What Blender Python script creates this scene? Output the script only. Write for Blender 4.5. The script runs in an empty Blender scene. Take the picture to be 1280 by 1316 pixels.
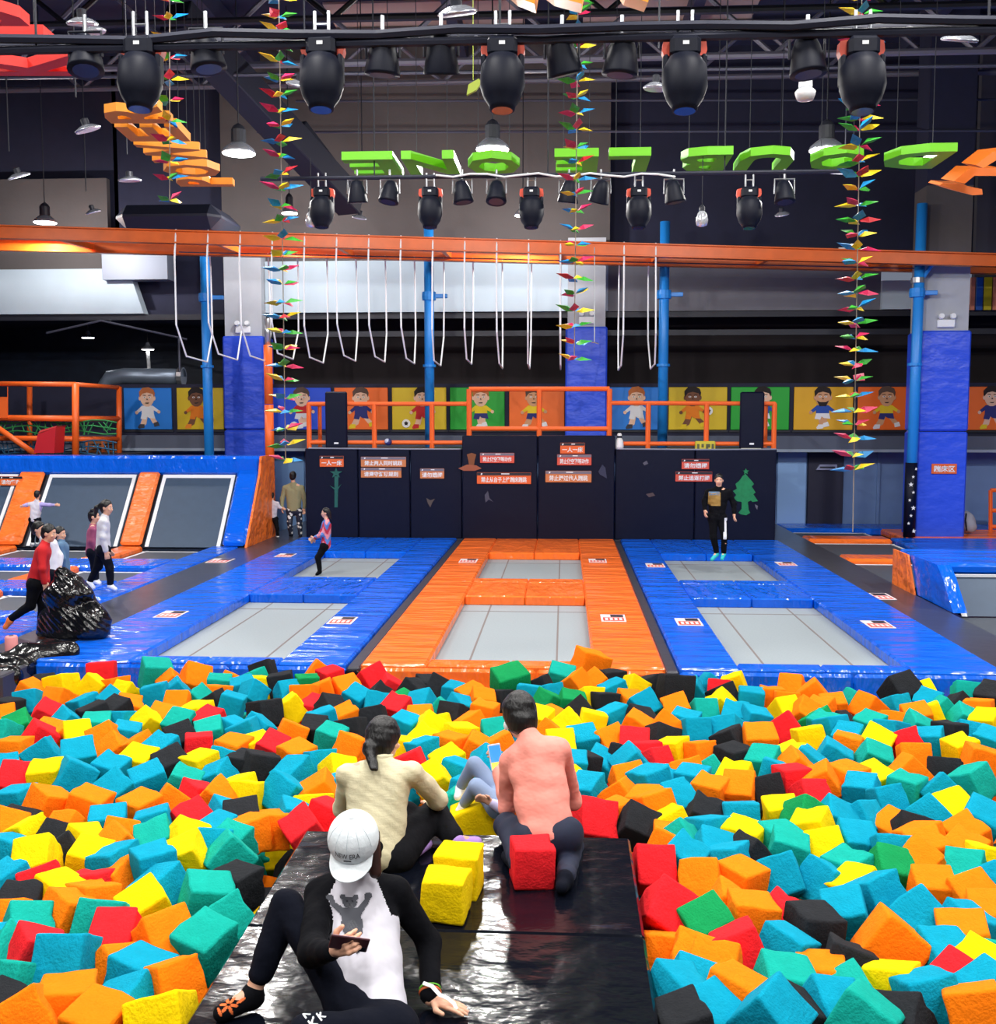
import bpy, math, random
import numpy as np
from mathutils import Vector, Matrix, Quaternion, Euler

random.seed(7)
SC = bpy.context.scene
COL = SC.collection

# ------------------------------------------------------------------ camera
FPX, CX, CY = 1400.0, 640.0, 658.0
TH = math.atan(123 / FPX)
PSI = math.atan(85 * math.cos(TH) / FPX)
CAM = np.array([0.0, 0.0, 2.8])
FW = np.array([-math.sin(PSI) * math.cos(TH), math.cos(PSI) * math.cos(TH), -math.sin(TH)])
RT = np.array([math.cos(PSI), math.sin(PSI), 0.0])
UP = np.cross(RT, FW)
cd = bpy.data.cameras.new('camera')
cam = bpy.data.objects.new('camera', cd)
COL.objects.link(cam)
cd.sensor_fit = 'HORIZONTAL'
cd.sensor_width = 36.0
cd.lens = 36.0 * FPX / 1280.0
cd.clip_end = 200
M = Matrix(((RT[0], UP[0], -FW[0], CAM[0]), (RT[1], UP[1], -FW[1], CAM[1]), (RT[2], UP[2], -FW[2], CAM[2]), (0, 0, 0, 1)))
cam.matrix_world = M
SC.camera = cam

# ------------------------------------------------------------------ world, lamps, exposure
SC.view_settings.view_transform = 'Standard'
SC.view_settings.look = 'None'
SC.view_settings.gamma = 1.0
SC.view_settings.use_curve_mapping = False
SC.view_settings.exposure = 0.0
w = bpy.data.worlds.new('world')
SC.world = w
w.use_nodes = True
w.node_tree.nodes['Background'].inputs[0].default_value = (0.55, 0.62, 0.8, 1)
w.node_tree.nodes['Background'].inputs[1].default_value = 0.30
LAMP_W = 262.0        # one high bay lamp
LAMP_FAR_W = 640.0


def ray(px, py):
    return FW + RT * ((px - CX) / FPX) - UP * ((py - CY) / FPX)


def G(px, py, z=0.0):      # where the view through a pixel meets the level z
    d = ray(px, py)
    return CAM + d * ((z - CAM[2]) / d[2])


def V(px, py, Y):          # where it meets the upright plane at distance Y
    d = ray(px, py)
    return CAM + d * (Y / d[1])


def proj(p):
    q = np.asarray(p, float) - CAM
    k = q @ FW
    return CX + FPX * (q @ RT) / k, CY - FPX * (q @ UP) / k


def A(*p):
    return np.array(p, float)


# ------------------------------------------------------------------ materials
def lin(c):
    return tuple(((x / 255.0) / 12.92 if x / 255.0 <= 0.04045 else ((x / 255.0 + 0.055) / 1.055) ** 2.4) for x in c)


MATS = {}


def mat(name, rgb, rough=0.6, metal=0.0, bump=None, var=0.0, vscale=3.0, emit=0.0, spec=0.5, coat=0.0, trans=0.0, bdist=0.05):
    """bump: list of (kind, scale, strength, (sx,sy,sz)) ; var: value variation by noise"""
    if name in MATS:
        return MATS[name]
    m = bpy.data.materials.new(name)
    m.use_nodes = True
    nt = m.node_tree
    b = nt.nodes['Principled BSDF']
    c = lin(rgb)
    b.inputs['Base Color'].default_value = (*c, 1)
    b.inputs['Roughness'].default_value = rough
    b.inputs['Metallic'].default_value = metal
    b.inputs['Specular IOR Level'].default_value = spec
    if coat:
        b.inputs['Coat Weight'].default_value = coat
        b.inputs['Coat Roughness'].default_value = 0.08
    if trans:
        b.inputs['Transmission Weight'].default_value = trans
    if emit:
        b.inputs['Emission Color'].default_value = (*c, 1)
        b.inputs['Emission Strength'].default_value = emit
    tc = None
    if var or bump:
        tc = nt.nodes.new('ShaderNodeTexCoord')
    if var:
        n = nt.nodes.new('ShaderNodeTexNoise')
        n.inputs['Scale'].default_value = vscale
        n.inputs['Detail'].default_value = 4
        nt.links.new(tc.outputs['Object'], n.inputs['Vector'])
        mr = nt.nodes.new('ShaderNodeMapRange')
        mr.inputs[1].default_value = 0.3
        mr.inputs[2].default_value = 0.7
        mr.inputs[3].default_value = 1 - var
        mr.inputs[4].default_value = 1 + var
        nt.links.new(n.outputs['Fac'], mr.inputs[0])
        hs = nt.nodes.new('ShaderNodeHueSaturation')
        hs.inputs['Color'].default_value = (*c, 1)
        nt.links.new(mr.outputs[0], hs.inputs['Value'])
        nt.links.new(hs.outputs[0], b.inputs['Base Color'])
    if bump:
        prev = None
        for kind, scale, stren, st in bump:
            mp = nt.nodes.new('ShaderNodeMapping')
            mp.inputs['Scale'].default_value = st
            nt.links.new(tc.outputs['Object'], mp.inputs['Vector'])
            if kind == 'noise':
                t = nt.nodes.new('ShaderNodeTexNoise')
                t.inputs['Detail'].default_value = 3
                out = t.outputs['Fac']
            elif kind == 'ridge':
                t = nt.nodes.new('ShaderNodeTexNoise')
                t.noise_type = 'RIDGED_MULTIFRACTAL'
                t.inputs['Detail'].default_value = 2
                out = t.outputs['Fac']
            elif kind == 'wave':
                t = nt.nodes.new('ShaderNodeTexWave')
                t.inputs['Distortion'].default_value = 6
                t.inputs['Detail'].default_value = 2
                out = t.outputs['Fac']
            else:
                t = nt.nodes.new('ShaderNodeTexVoronoi')
                out = t.outputs['Distance']
            t.inputs['Scale'].default_value = scale
            nt.links.new(mp.outputs[0], t.inputs['Vector'])
            bp = nt.nodes.new('ShaderNodeBump')
            bp.inputs['Strength'].default_value = stren
            bp.inputs['Distance'].default_value = bdist
            nt.links.new(out, bp.inputs['Height'])
            if prev:
                nt.links.new(prev.outputs[0], bp.inputs['Normal'])
            prev = bp
        nt.links.new(prev.outputs[0], b.inputs['Normal'])
    MATS[name] = m
    return m


FOAMB = [('noise', 20, 0.14, (1, 1, 1)), ('noise', 5, 0.2, (1, 1, 1))]
FOAM = {
    'T': mat('foam_teal', (8, 146, 176), 0.95, bump=FOAMB, spec=0.1, var=.06),
    'S': mat('foam_sea_green', (18, 160, 145), 0.95, bump=FOAMB, spec=0.1, var=.06),
    'G': mat('foam_green', (18, 140, 78), 0.95, bump=FOAMB, spec=0.1, var=.06),
    'O': mat('foam_orange', (252, 124, 14), 0.95, bump=FOAMB, spec=0.1, var=.05),
    'Y': mat('foam_yellow', (240, 204, 6), 0.95, bump=FOAMB, spec=0.1, var=.05),
    'R': mat('foam_red', (228, 36, 44), 0.95, bump=FOAMB, spec=0.1, var=.06),
    'K': mat('foam_black', (34, 36, 40), 0.95, bump=FOAMB, spec=0.15, var=.1),
}
WR = [('noise', 2.0, 0.75, (0.55, 1.9, 1)), ('ridge', 1.1, 0.6, (0.45, 1.5, 1))]
WR2 = [('noise', 2.0, 0.75, (1.9, 0.7, 1)), ('ridge', 1.1, 0.6, (1.5, 0.6, 1))]
m_blue = mat('blue_vinyl', (8, 96, 224), 0.2, bump=WR, spec=0.5, bdist=.13)
m_blue2 = mat('blue_vinyl_cross', (8, 96, 224), 0.2, bump=WR2, spec=0.5, bdist=.13)
m_orange = mat('orange_vinyl', (250, 116, 42), 0.2, bump=WR, spec=0.5, bdist=.13)
m_orange2 = mat('orange_vinyl_cross', (250, 116, 42), 0.2, bump=WR2, spec=0.5, bdist=.13)
m_bluew = mat('blue_vinyl_upright', (44, 84, 226), 0.42, bump=[('noise', 1.6, 0.6, (1, 1, 1.6)), ('ridge', 1.5, 0.3, (1, 1, 1.5))], bdist=.1)
m_navy = mat('navy_vinyl', (5, 12, 38), 0.5, spec=.2, bump=[('noise', 1.2, 0.3, (1, 1, 1))])
m_black_v = mat('black_vinyl', (10, 13, 22), 0.15, bump=[('noise', 5.0, 0.14, (1, 1.5, 1)), ('ridge', 2.4, 0.30, (1, 1.6, 1))], spec=0.26)
m_bed = mat('trampoline_mesh', (144, 154, 160), 0.6, var=.05, vscale=40)
m_seam = mat('bed_seam', (120, 110, 108), 0.8)
m_dbed = mat('dark_mesh', (70, 76, 86), 0.55, var=.08, vscale=20)
m_wbed = mat('wall_mesh', (54, 74, 98), 0.55, var=.06, vscale=6)
m_white = mat('white_paint', (235, 238, 242), 0.5)
m_walk = mat('dark_walkway', (58, 60, 70), 0.28, bump=[('noise', 2, 0.15, (1, 1, 1))])
m_floor = mat('floor_grey', (48, 54, 70), 0.35, var=.1)
m_metal = mat('steel', (190, 194, 200), 0.3, metal=0.8)
m_pipe = mat('grey_pipe', (74, 76, 92), 0.5, metal=0.2)
m_dark = mat('dark_metal', (40, 42, 52), 0.5, metal=0.2)
m_blackp = mat('black_plastic', (10, 15, 32), 0.55, spec=.25)
m_rail = mat('orange_paint', (244, 104, 34), 0.45)
m_beam = mat('beam_orange', (214, 96, 22), 0.4, var=.1)
m_pole = mat('pole_blue', (34, 136, 224), 0.4)
m_glow = mat('lamp_glow', (255, 255, 255), 0.5, emit=14.0)
m_alu = mat('lamp_reflector', (200, 205, 215), 0.25, metal=0.7)
m_skin = mat('skin', (226, 172, 142), 0.5, var=.04, vscale=12)
m_skin_d = mat('skin_tan', (196, 138, 112), 0.5)
m_hair = mat('black_hair', (12, 11, 13), 0.45, bump=[('noise', 12, 0.25, (4, 4, .6))])
m_wood = mat('crate_wood', (150, 90, 50), 0.7, var=.1)


# ------------------------------------------------------------------ mesh helpers
ORG = {}


def org(o):
    return ORG.get(o.name, np.zeros(3))


def tag(o, label=None, cat=None, group=None, kind=None):
    if label:
        o['label'] = label
    if cat:
        o['category'] = cat
    if group:
        o['group'] = group
    if kind:
        o['kind'] = kind
    return o


def thing(name, label, cat, loc=(0, 0, 0), group=None):
    o = bpy.data.objects.new(name, None)
    o.empty_display_size = 0.1
    COL.objects.link(o)
    o.location = tuple(float(x) for x in loc)
    ORG[o.name] = np.array(loc, float)
    return tag(o, label, cat, group)


def emit_mesh(name, v, f, mats, parent=None, mi=None, smooth=False, origin=None):
    v = np.asarray(v, float).reshape(-1, 3)
    if parent is not None:
        o0 = org(parent)
    elif origin is not None:
        o0 = np.array(origin, float)
    else:
        lo, hi = v.min(0), v.max(0)
        o0 = A((lo[0] + hi[0]) / 2, (lo[1] + hi[1]) / 2, lo[2])
    me = bpy.data.meshes.new(name)
    me.from_pydata((v - o0).tolist(), [], [list(map(int, q)) for q in f])
    if not isinstance(mats, (list, tuple)):
        mats = [mats]
    for m in mats:
        me.materials.append(m)
    if mi is not None:
        me.polygons.foreach_set('material_index', np.asarray(mi, dtype=np.int32))
    if smooth:
        me.polygons.foreach_set('use_smooth', np.ones(len(me.polygons), dtype=bool))
    me.update()
    o = bpy.data.objects.new(name, me)
    COL.objects.link(o)
    if parent is not None:
        o.parent = parent
        ORG[o.name] = org(parent)
    else:
        o.location = o0.tolist()
        ORG[o.name] = o0
    return o


def frame_of(d):
    d = np.array(d, float)
    d /= np.linalg.norm(d)
    h = A(0, 0, 1) if abs(d[2]) < 0.9 else A(1, 0, 0)
    a = np.cross(h, d)
    a /= np.linalg.norm(a)
    return d, a, np.cross(d, a)


class MB:
    def __init__(s):
        s.v, s.f, s.m, s.cur = [], [], [], 0

    def add(s, v, f):
        n = len(s.v)
        s.v.extend([tuple(map(float, q)) for q in v])
        for q in f:
            s.f.append([n + i for i in q])
            s.m.append(s.cur)
        return s

    def mt(s, i):
        s.cur = i
        return s

    def box(s, lo, hi, bev=0.0):
        lo, hi = np.minimum(lo, hi).astype(float), np.maximum(lo, hi).astype(float)
        return s.obox((lo + hi) / 2, np.eye(3), (hi - lo) / 2, bev)

    def obox(s, c, R, h, bev=0.0):
        """oriented box, rows of R are the axes; bev = chamfer"""
        c, R, h = np.array(c, float), np.array(R, float), np.array(h, float)
        b = min(bev, 0.45 * h.min() * 2)
        if b <= 0:
            P = [[x, y, z] for z in (-1, 1) for y in (-1, 1) for x in (-1, 1)]
            v = [c + (np.array(p) * h) @ R for p in P]
            return s.add(v, [(0, 2, 3, 1), (4, 5, 7, 6), (0, 1, 5, 4), (2, 6, 7, 3), (0, 4, 6, 2), (1, 3, 7, 5)])
        v, idx = [], {}
        for sx in (-1, 1):
            for sy in (-1, 1):
                for sz in (-1, 1):
                    for ax in range(3):
                        p = A(sx * (h[0] - b), sy * (h[1] - b), sz * (h[2] - b))
                        p[ax] = (sx, sy, sz)[ax] * h[ax]
                        idx[(sx, sy, sz, ax)] = len(v)
                        v.append(c + p @ R)
        f = []
        for ax in range(3):
            o1, o2 = (ax + 1) % 3, (ax + 2) % 3
            for sg in (-1, 1):
                q = []
                for a, bb in ((-1, -1), (1, -1), (1, 1), (-1, 1)):
                    k = [0, 0, 0]
                    k[ax], k[o1], k[o2] = sg, a, bb
                    q.append(idx[(*k, ax)])
                f.append(q if sg > 0 else q[::-1])
        for ax in range(3):
            o1, o2 = (ax + 1) % 3, (ax + 2) % 3
            for a in (-1, 1):
                for bb in (-1, 1):
                    k0, k1 = [0, 0, 0], [0, 0, 0]
                    k0[ax], k0[o1], k0[o2] = -1, a, bb
                    k1[ax], k1[o1], k1[o2] = 1, a, bb
                    q = [idx[(*k0, o1)], idx[(*k1, o1)], idx[(*k1, o2)], idx[(*k0, o2)]]
                    f.append(q if a * bb < 0 else q[::-1])
        for sx in (-1, 1):
            for sy in (-1, 1):
                for sz in (-1, 1):
                    q = [idx[(sx, sy, sz, 0)], idx[(sx, sy, sz, 1)], idx[(sx, sy, sz, 2)]]
                    f.append(q if sx * sy * sz > 0 else q[::-1])
        return s.add(v, f)

    def tube(s, pts, r, n=8, closed=False):
        pts = [np.array(p, float) for p in pts]
        rs = r if isinstance(r, (list, tuple)) else [r] * len(pts)
        L = len(pts)
        rings, last = [], None
        for i, p in enumerate(pts):
            if closed:
                d = pts[(i + 1) % L] - pts[i - 1]
            else:
                d = pts[min(i + 1, L - 1)] - pts[max(i - 1, 0)]
            d, a, b = frame_of(d)
            if last is not None:
                a = last - d * (last @ d)
                a /= np.linalg.norm(a) + 1e-12
                b = np.cross(d, a)
            last = a
            rings.append([p + rs[i] * (math.cos(2 * math.pi * k / n) * a + math.sin(2 * math.pi * k / n) * b) for k in range(n)])
        v = [q for rg in rings for q in rg]
        f = []
        for i in range(L if closed else L - 1):
            j = (i + 1) % L
            for k in range(n):
                f.append((i * n + k, i * n + (k + 1) % n, j * n + (k + 1) % n, j * n + k))
        if not closed:
            f.append(list(range(n))[::-1])
            f.append([(L - 1) * n + k for k in range(n)])
        return s.add(v, f)

    def lathe(s, prof, o=(0, 0, 0), axis=(0, 0, 1), n=20):
        d, a, b = frame_of(axis)
        o = np.array(o, float)
        v, f = [], []
        for r, h in prof:
            for k in range(n):
                t = 2 * math.pi * k / n
                v.append(o + d * h + r * (math.cos(t) * a + math.sin(t) * b))
        for i in range(len(prof) - 1):
            for k in range(n):
                f.append((i * n + k, i * n + (k + 1) % n, (i + 1) * n + (k + 1) % n, (i + 1) * n + k))
        f.append(list(range(n))[::-1])
        f.append([(len(prof) - 1) * n + k for k in range(n)])
        return s.add(v, f)

    def ell(s, c, rad, R=np.eye(3), n=12, m=8):
        c, R = np.array(c, float), np.array(R, float)
        v = [c + (A(0, 0, 1) * rad) @ R]
        for i in range(1, m):
            t = math.pi * i / m
            for k in range(n):
                p = 2 * math.pi * k / n
                v.append(c + (A(math.sin(t) * math.cos(p), math.sin(t) * math.sin(p), math.cos(t)) * rad) @ R)
        v.append(c - (A(0, 0, 1) * rad) @ R)
        f = [(0, 1 + k, 1 + (k + 1) % n) for k in range(n)]
        for i in range(m - 2):
            for k in range(n):
                a, b = 1 + i * n, 1 + (i + 1) * n
                f.append((a + k, b + k, b + (k + 1) % n, a + (k + 1) % n))
        e = len(v) - 1
        a = 1 + (m - 2) * n
        f += [(a + k, e, a + (k + 1) % n) for k in range(n)]
        return s.add(v, f)

    def prism(s, poly, o, u, vv, t):
        """polygon in the plane (o,u,vv), thickness vector t"""
        o, u, vv, t = (np.array(q, float) for q in (o, u, vv, t))
        n = len(poly)
        ar = sum(poly[i][0] * poly[(i + 1) % n][1] - poly[(i + 1) % n][0] * poly[i][1] for i in range(n))
        if (ar < 0) != (np.cross(u, vv) @ t < 0):
            poly = poly[::-1]
        a = [o + u * p[0] + vv * p[1] for p in poly]
        v = a + [q + t for q in a]
        f = [list(range(n))[::-1], list(range(n, 2 * n))]
        f += [(i, (i + 1) % n, n + (i + 1) % n, n + i) for i in range(n)]
        return s.add(v, f)

    def build(s, name, mats, parent=None, smooth=False, origin=None):
        return emit_mesh(name, s.v, s.f, mats, parent, s.m, smooth, origin)


def struct(name, mb, mats, parent=None, **k):
    o = mb.build(name, mats, parent, **k)
    if parent is None:
        o['kind'] = 'structure'
    return o


def copy_tree(o, parent=None):
    c = o.copy()
    COL.objects.link(c)
    if parent is not None:
        c.parent = parent
    ORG[c.name] = org(o)
    for ch in list(o.children):
        copy_tree(ch, c)
    return c


TXT = {}


def text_mesh(body, offset=0.0):
    key = (body, offset)
    if key in TXT:
        return TXT[key]
    cu = bpy.data.curves.new('txt', 'FONT')
    cu.body = body
    cu.size = 1.0
    cu.resolution_u = 2
    cu.offset = offset
    ob = bpy.data.objects.new('txt', cu)
    COL.objects.link(ob)
    dg = bpy.context.evaluated_depsgraph_get()
    dg.update()
    ev = ob.evaluated_get(dg)
    me = ev.to_mesh()
    v = np.array([tuple(q.co) for q in me.vertices]) if len(me.vertices) else np.zeros((0, 3))
    f = [list(p.vertices) for p in me.polygons]
    ev.to_mesh_clear()
    bpy.data.objects.remove(ob)
    bpy.data.curves.remove(cu)
    if len(v):
        lo, hi = v.min(0), v.max(0)
        v = (v - (lo + hi) / 2)
        v[:, :2] /= np.maximum((hi - lo)[:2], 1e-6)      # unit box
        asp = (hi - lo)[0] / (hi - lo)[1]
    else:
        asp = 1
    TXT[key] = (v, f, asp)
    return TXT[key]


def add_text(mb, body, o, u, vv, wd, ht, t=0.0, offset=0.012):
    """flat lettering fitted to wd x ht; t: thickness vector for solid letters"""
    v, f, _ = text_mesh(body, offset)
    o, u, vv = np.array(o, float), np.array(u, float), np.array(vv, float)
    P = [o + u * (q[0] * wd) + vv * (q[1] * ht) for q in v]
    if not isinstance(t, np.ndarray):
        return mb.add(P, f)
    n = len(P)
    cnt = {}
    for q in f:
        for i in range(len(q)):
            e = (q[i], q[(i + 1) % len(q)])
            cnt[e] = 1
    F = [list(q) for q in f] + [[n + i for i in q[::-1]] for q in f]
    for (a, b) in cnt:
        if (b, a) not in cnt:
            F.append([b, a, n + a, n + b])
    return mb.add(P + [p + t for p in P], F)


# ------------------------------------------------------------------ smooth bodies (implicit surface, surface nets)
def sdf_mesh(prims, res, k=0.03, disp=None, cuts=()):
    lo = np.min([np.minimum(p[0] - p[2], p[1] - p[3]) if p[4] == 'c' else p[0] - max(p[1]) for p in prims], 0) - 3 * res
    hi = np.max([np.maximum(p[0] + p[2], p[1] + p[3]) if p[4] == 'c' else p[0] + max(p[1]) for p in prims], 0) + 3 * res
    n = np.ceil((hi - lo) / res).astype(int) + 1
    F = np.full(n, 0.5)
    ax = [lo[i] + res * np.arange(n[i]) for i in range(3)]
    for p in prims:
        mg = k + 2 * res
        if p[4] == 'c':
            a, b, ra, rb, _ = p
            l = np.minimum(a - ra, b - rb) - mg
            h = np.maximum(a + ra, b + rb) + mg
        else:
            c, rad, R, _, _ = p
            l = c - max(rad) - mg
            h = c + max(rad) + mg
        i0 = np.clip(np.floor((l - lo) / res).astype(int), 0, n - 1)
        i1 = np.clip(np.ceil((h - lo) / res).astype(int) + 1, 1, n)
        X = ax[0][i0[0]:i1[0], None, None]
        Y = ax[1][None, i0[1]:i1[1], None]
        Z = ax[2][None, None, i0[2]:i1[2]]
        if p[4] == 'c':
            ab = b - a
            L2 = max(ab @ ab, 1e-9)
            t = np.clip(((X - a[0]) * ab[0] + (Y - a[1]) * ab[1] + (Z - a[2]) * ab[2]) / L2, 0, 1)
            d = np.sqrt((X - a[0] - t * ab[0]) ** 2 + (Y - a[1] - t * ab[1]) ** 2 + (Z - a[2] - t * ab[2]) ** 2) - (ra + t * (rb - ra))
        else:
            q = [((X - c[0]) * R[i][0] + (Y - c[1]) * R[i][1] + (Z - c[2]) * R[i][2]) / rad[i] for i in range(3)]
            g = np.sqrt(q[0] ** 2 + q[1] ** 2 + q[2] ** 2)
            g2 = np.sqrt((q[0] / rad[0]) ** 2 + (q[1] / rad[1]) ** 2 + (q[2] / rad[2]) ** 2) + 1e-6
            d = g * (g - 1) / g2
            d = np.where(g < 0.15, -min(rad), d)
        S = F[i0[0]:i1[0], i0[1]:i1[1], i0[2]:i1[2]]
        hh = np.clip(0.5 + 0.5 * (S - d) / k, 0, 1)
        F[i0[0]:i1[0], i0[1]:i1[1], i0[2]:i1[2]] = S * (1 - hh) + d * hh - k * hh * (1 - hh)
    X, Y, Z = ax[0][:, None, None], ax[1][None, :, None], ax[2][None, None, :]
    if disp is not None:
        F = F + disp(X, Y, Z)
    for cpt, nn in cuts:                       # keep the side opposite to nn
        F = np.maximum(F, (X - cpt[0]) * nn[0] + (Y - cpt[1]) * nn[1] + (Z - cpt[2]) * nn[2])
    ins = F < 0
    c = [F[i:n[0] - 1 + i, j:n[1] - 1 + j, l:n[2] - 1 + l] for i in (0, 1) for j in (0, 1) for l in (0, 1)]
    si = sum((q < 0).astype(np.int8) for q in c)
    cell = (si > 0) & (si < 8)
    idx = np.full(cell.shape, -1, int)
    cells = np.argwhere(cell)
    idx[cell] = np.arange(len(cells))
    corners = [(i, j, l) for i in (0, 1) for j in (0, 1) for l in (0, 1)]
    val = np.stack([q[cell] for q in c], 1)
    acc = np.zeros((len(cells), 3))
    ct = np.zeros(len(cells))
    for a in range(8):
        for b in range(a + 1, 8):
            if sum(abs(corners[a][m] - corners[b][m]) for m in range(3)) != 1:
                continue
            va, vb = val[:, a], val[:, b]
            s = (va < 0) != (vb < 0)
            t = np.where(s, va / np.where(s, va - vb, 1), 0)
            pt = np.array(corners[a]) + t[:, None] * (np.array(corners[b]) - np.array(corners[a]))
            acc += np.where(s[:, None], pt, 0)
            ct += s
    Vv = lo + res * (cells + acc / ct[:, None])
    faces = []
    for d in range(3):
        e1, e2 = (d + 1) % 3, (d + 2) % 3
        sl0, sl1 = [slice(None)] * 3, [slice(None)] * 3
        sl0[d], sl1[d] = slice(0, -1), slice(1, None)
        a, b = ins[tuple(sl0)], ins[tuple(sl1)]
        for flip, E in ((False, a & ~b), (True, ~a & b)):
            g = np.argwhere(E)
            g = g[(g[:, e1] > 0) & (g[:, e2] > 0) & (g[:, e1] < n[e1] - 1) & (g[:, e2] < n[e2] - 1)]
            q = []
            for o1, o2 in ((-1, -1), (0, -1), (0, 0), (-1, 0)):
                h = g.copy()
                h[:, e1] += o1
                h[:, e2] += o2
                q.append(idx[h[:, 0], h[:, 1], h[:, 2]])
            q = np.stack(q, 1)
            if flip:
                q = q[:, ::-1]
            faces.append(q[(q >= 0).all(1)])
    return Vv, np.concatenate(faces)


def cap(a, b, ra, rb=None):
    return (np.array(a, float), np.array(b, float), float(ra), float(ra if rb is None else rb), 'c')


def elp(c, rad, R=None):
    return (np.array(c, float), tuple(rad), np.eye(3) if R is None else np.array(R, float), 0, 'e')


def nrm(v):
    v = np.array(v, float)
    return v / np.linalg.norm(v)


def lerp(a, b, t):
    return np.array(a, float) * (1 - t) + np.array(b, float) * t


def sdf_obj(name, prims, res, mats, parent=None, k=0.03, disp=None, cuts=(), matfn=None):
    v, f = sdf_mesh(prims, res, k, disp, cuts)
    mi = None
    if matfn is not None:
        cen = v[f].mean(1)
        mi = matfn(cen)
    return emit_mesh(name, v, f, mats, parent, mi, True)


def wrinkle(amp, sx=40, seed=0):
    r = np.random.RandomState(seed)
    ks = [(r.randn(3) * sx * s, r.rand() * 6.28, 1 / (1 + i * .5)) for i, s in enumerate((.35, .5, .8, 1.1))]

    def fn(X, Y, Z):
        return sum(amp * a * np.sin(X * q[0] + Y * q[1] + Z * q[2] + ph) for q, ph, a in ks)
    return fn


def hand_prims(w, d, n, sc, curl=0.4, spread=0.12, thumb=1, side=None):
    """w wrist, d towards the fingers, n out of the back of the hand; thumb=+-1 which side"""
    d = nrm(d)
    n = nrm(np.array(n, float) - d * (np.array(n, float) @ d))
    s = np.cross(n, d) * thumb
    P = [cap(w, w + d * .03 * sc, .024 * sc, .027 * sc)]
    for off in (-.026, -.009, .009, .026):
        P.append(cap(w + d * .025 * sc + s * off * .7 * sc, w + d * .088 * sc + s * off * sc, .013 * sc, .0115 * sc))
    for off, L in ((.030, .072), (.010, .082), (-.011, .077), (-.030, .060)):
        p = w + d * .088 * sc + s * off * sc
        dd = nrm(d + s * off * spread * 60 * .1)
        a = 0.0
        r = .0098
        for seg, fr in enumerate((.45, .32, .25)):
            a += curl * (0.6 if seg == 0 else 1.0)
            q = p + (dd * math.cos(a) - n * math.sin(a)) * L * fr * sc
            P.append(cap(p, q, r * sc, (r - .0012) * sc))
            p, r = q, r - .0012
    p = w + d * .028 * sc + s * .025 * sc
    q = p + (d * .55 + s * .75 - n * .25 * (1 + curl)) * .042 * sc
    P.append(cap(p, q, .0135 * sc, .0115 * sc))
    P.append(cap(q, q + nrm(d * .9 + s * .25 - n * .45 * curl) * .034 * sc, .0112 * sc, .0092 * sc))
    return P


def head_frame(fw, up):
    fw = nrm(fw)
    up = nrm(np.array(up, float) - fw * (np.array(up, float) @ fw))
    rt = np.cross(fw, up)
    return fw, up, rt


def head_prims(c, fw, up, s):
    f, u, r = head_frame(fw, up)
    R = np.array([r, f, u])
    P = [elp(c + u * .022 * s - f * .008 * s, (.074 * s, .092 * s, .093 * s), R),
         elp(c - u * .045 * s + f * .022 * s, (.056 * s, .066 * s, .068 * s), R),
         elp(c - u * .095 * s + f * .052 * s, (.026 * s, .026 * s, .02 * s), R),
         cap(c + f * .082 * s + u * .005 * s, c + f * .100 * s - u * .030 * s, .010 * s, .014 * s),
         elp(c + f * .080 * s - u * .062 * s, (.024 * s, .012 * s, .010 * s), R)]
    for q in (-1, 1):
        P.append(elp(c + r * q * .076 * s - u * .012 * s - f * .004 * s, (.009 * s, .02 * s, .033 * s), R))
        P.append(elp(c + f * .074 * s + r * q * .04 * s - u * .025 * s, (.02 * s, .014 * s, .016 * s), R))
    return P


def face_bits(c, fw, up, s, parent):
    f, u, r = head_frame(fw, up)
    R = np.array([r, f, u])
    mb = MB()
    for q in (-1, 1):
        mb.mt(0).ell(c + f * .080 * s + r * q * .031 * s + u * .006 * s, (.014 * s, .008 * s, .007 * s), R, 10, 6)
        mb.mt(1).ell(c + f * .0862 * s + r * q * .031 * s + u * .006 * s, (.006 * s, .003 * s, .006 * s), R, 8, 6)
        mb.mt(1).tube([c + f * .085 * s + r * q * .047 * s + u * .024 * s, c + f * .090 * s + r * q * .03 * s + u * .030 * s, c + f * .090 * s + r * q * .014 * s + u * .025 * s], .0032 * s, 5)
    mb.mt(2).tube([c + f * .083 * s + r * .023 * s - u * .062 * s, c + f * .0915 * s - u * .060 * s, c + f * .083 * s - r * .023 * s - u * .062 * s], .005 * s, 6)
    return mb.build('facial_features', [mat('eye_white', (235, 230, 225), .4), mat('pupil_black', (20, 14, 12), .4), mat('lips', (190, 96, 90), .5)], parent, smooth=True)


def torso_cols(J, sc, r1, r2):
    P = []
    for q in ('L', 'R'):
        top = lerp(J['ch'], J['s' + q], .50)
        bot = lerp(J['pv'], J['h' + q], .55)
        mid = lerp(top, bot, .55)
        P += [cap(top, mid, r1 * sc, r1 * .93 * sc), cap(mid, bot, r1 * .93 * sc, r2 * sc)]
        P.append(cap(lerp(J['nk'], J['s' + q], .25), J['s' + q], .05 * sc, .052 * sc))
    P.append(cap(J['ch'], J['pv'], r1 * sc, r2 * sc))
    if r1 > .09:
        P.append(cap(lerp(J['nk'], J['ch'], .35), lerp(J['nk'], J['hd'], .10), .074 * sc, .062 * sc))
    return P


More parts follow.
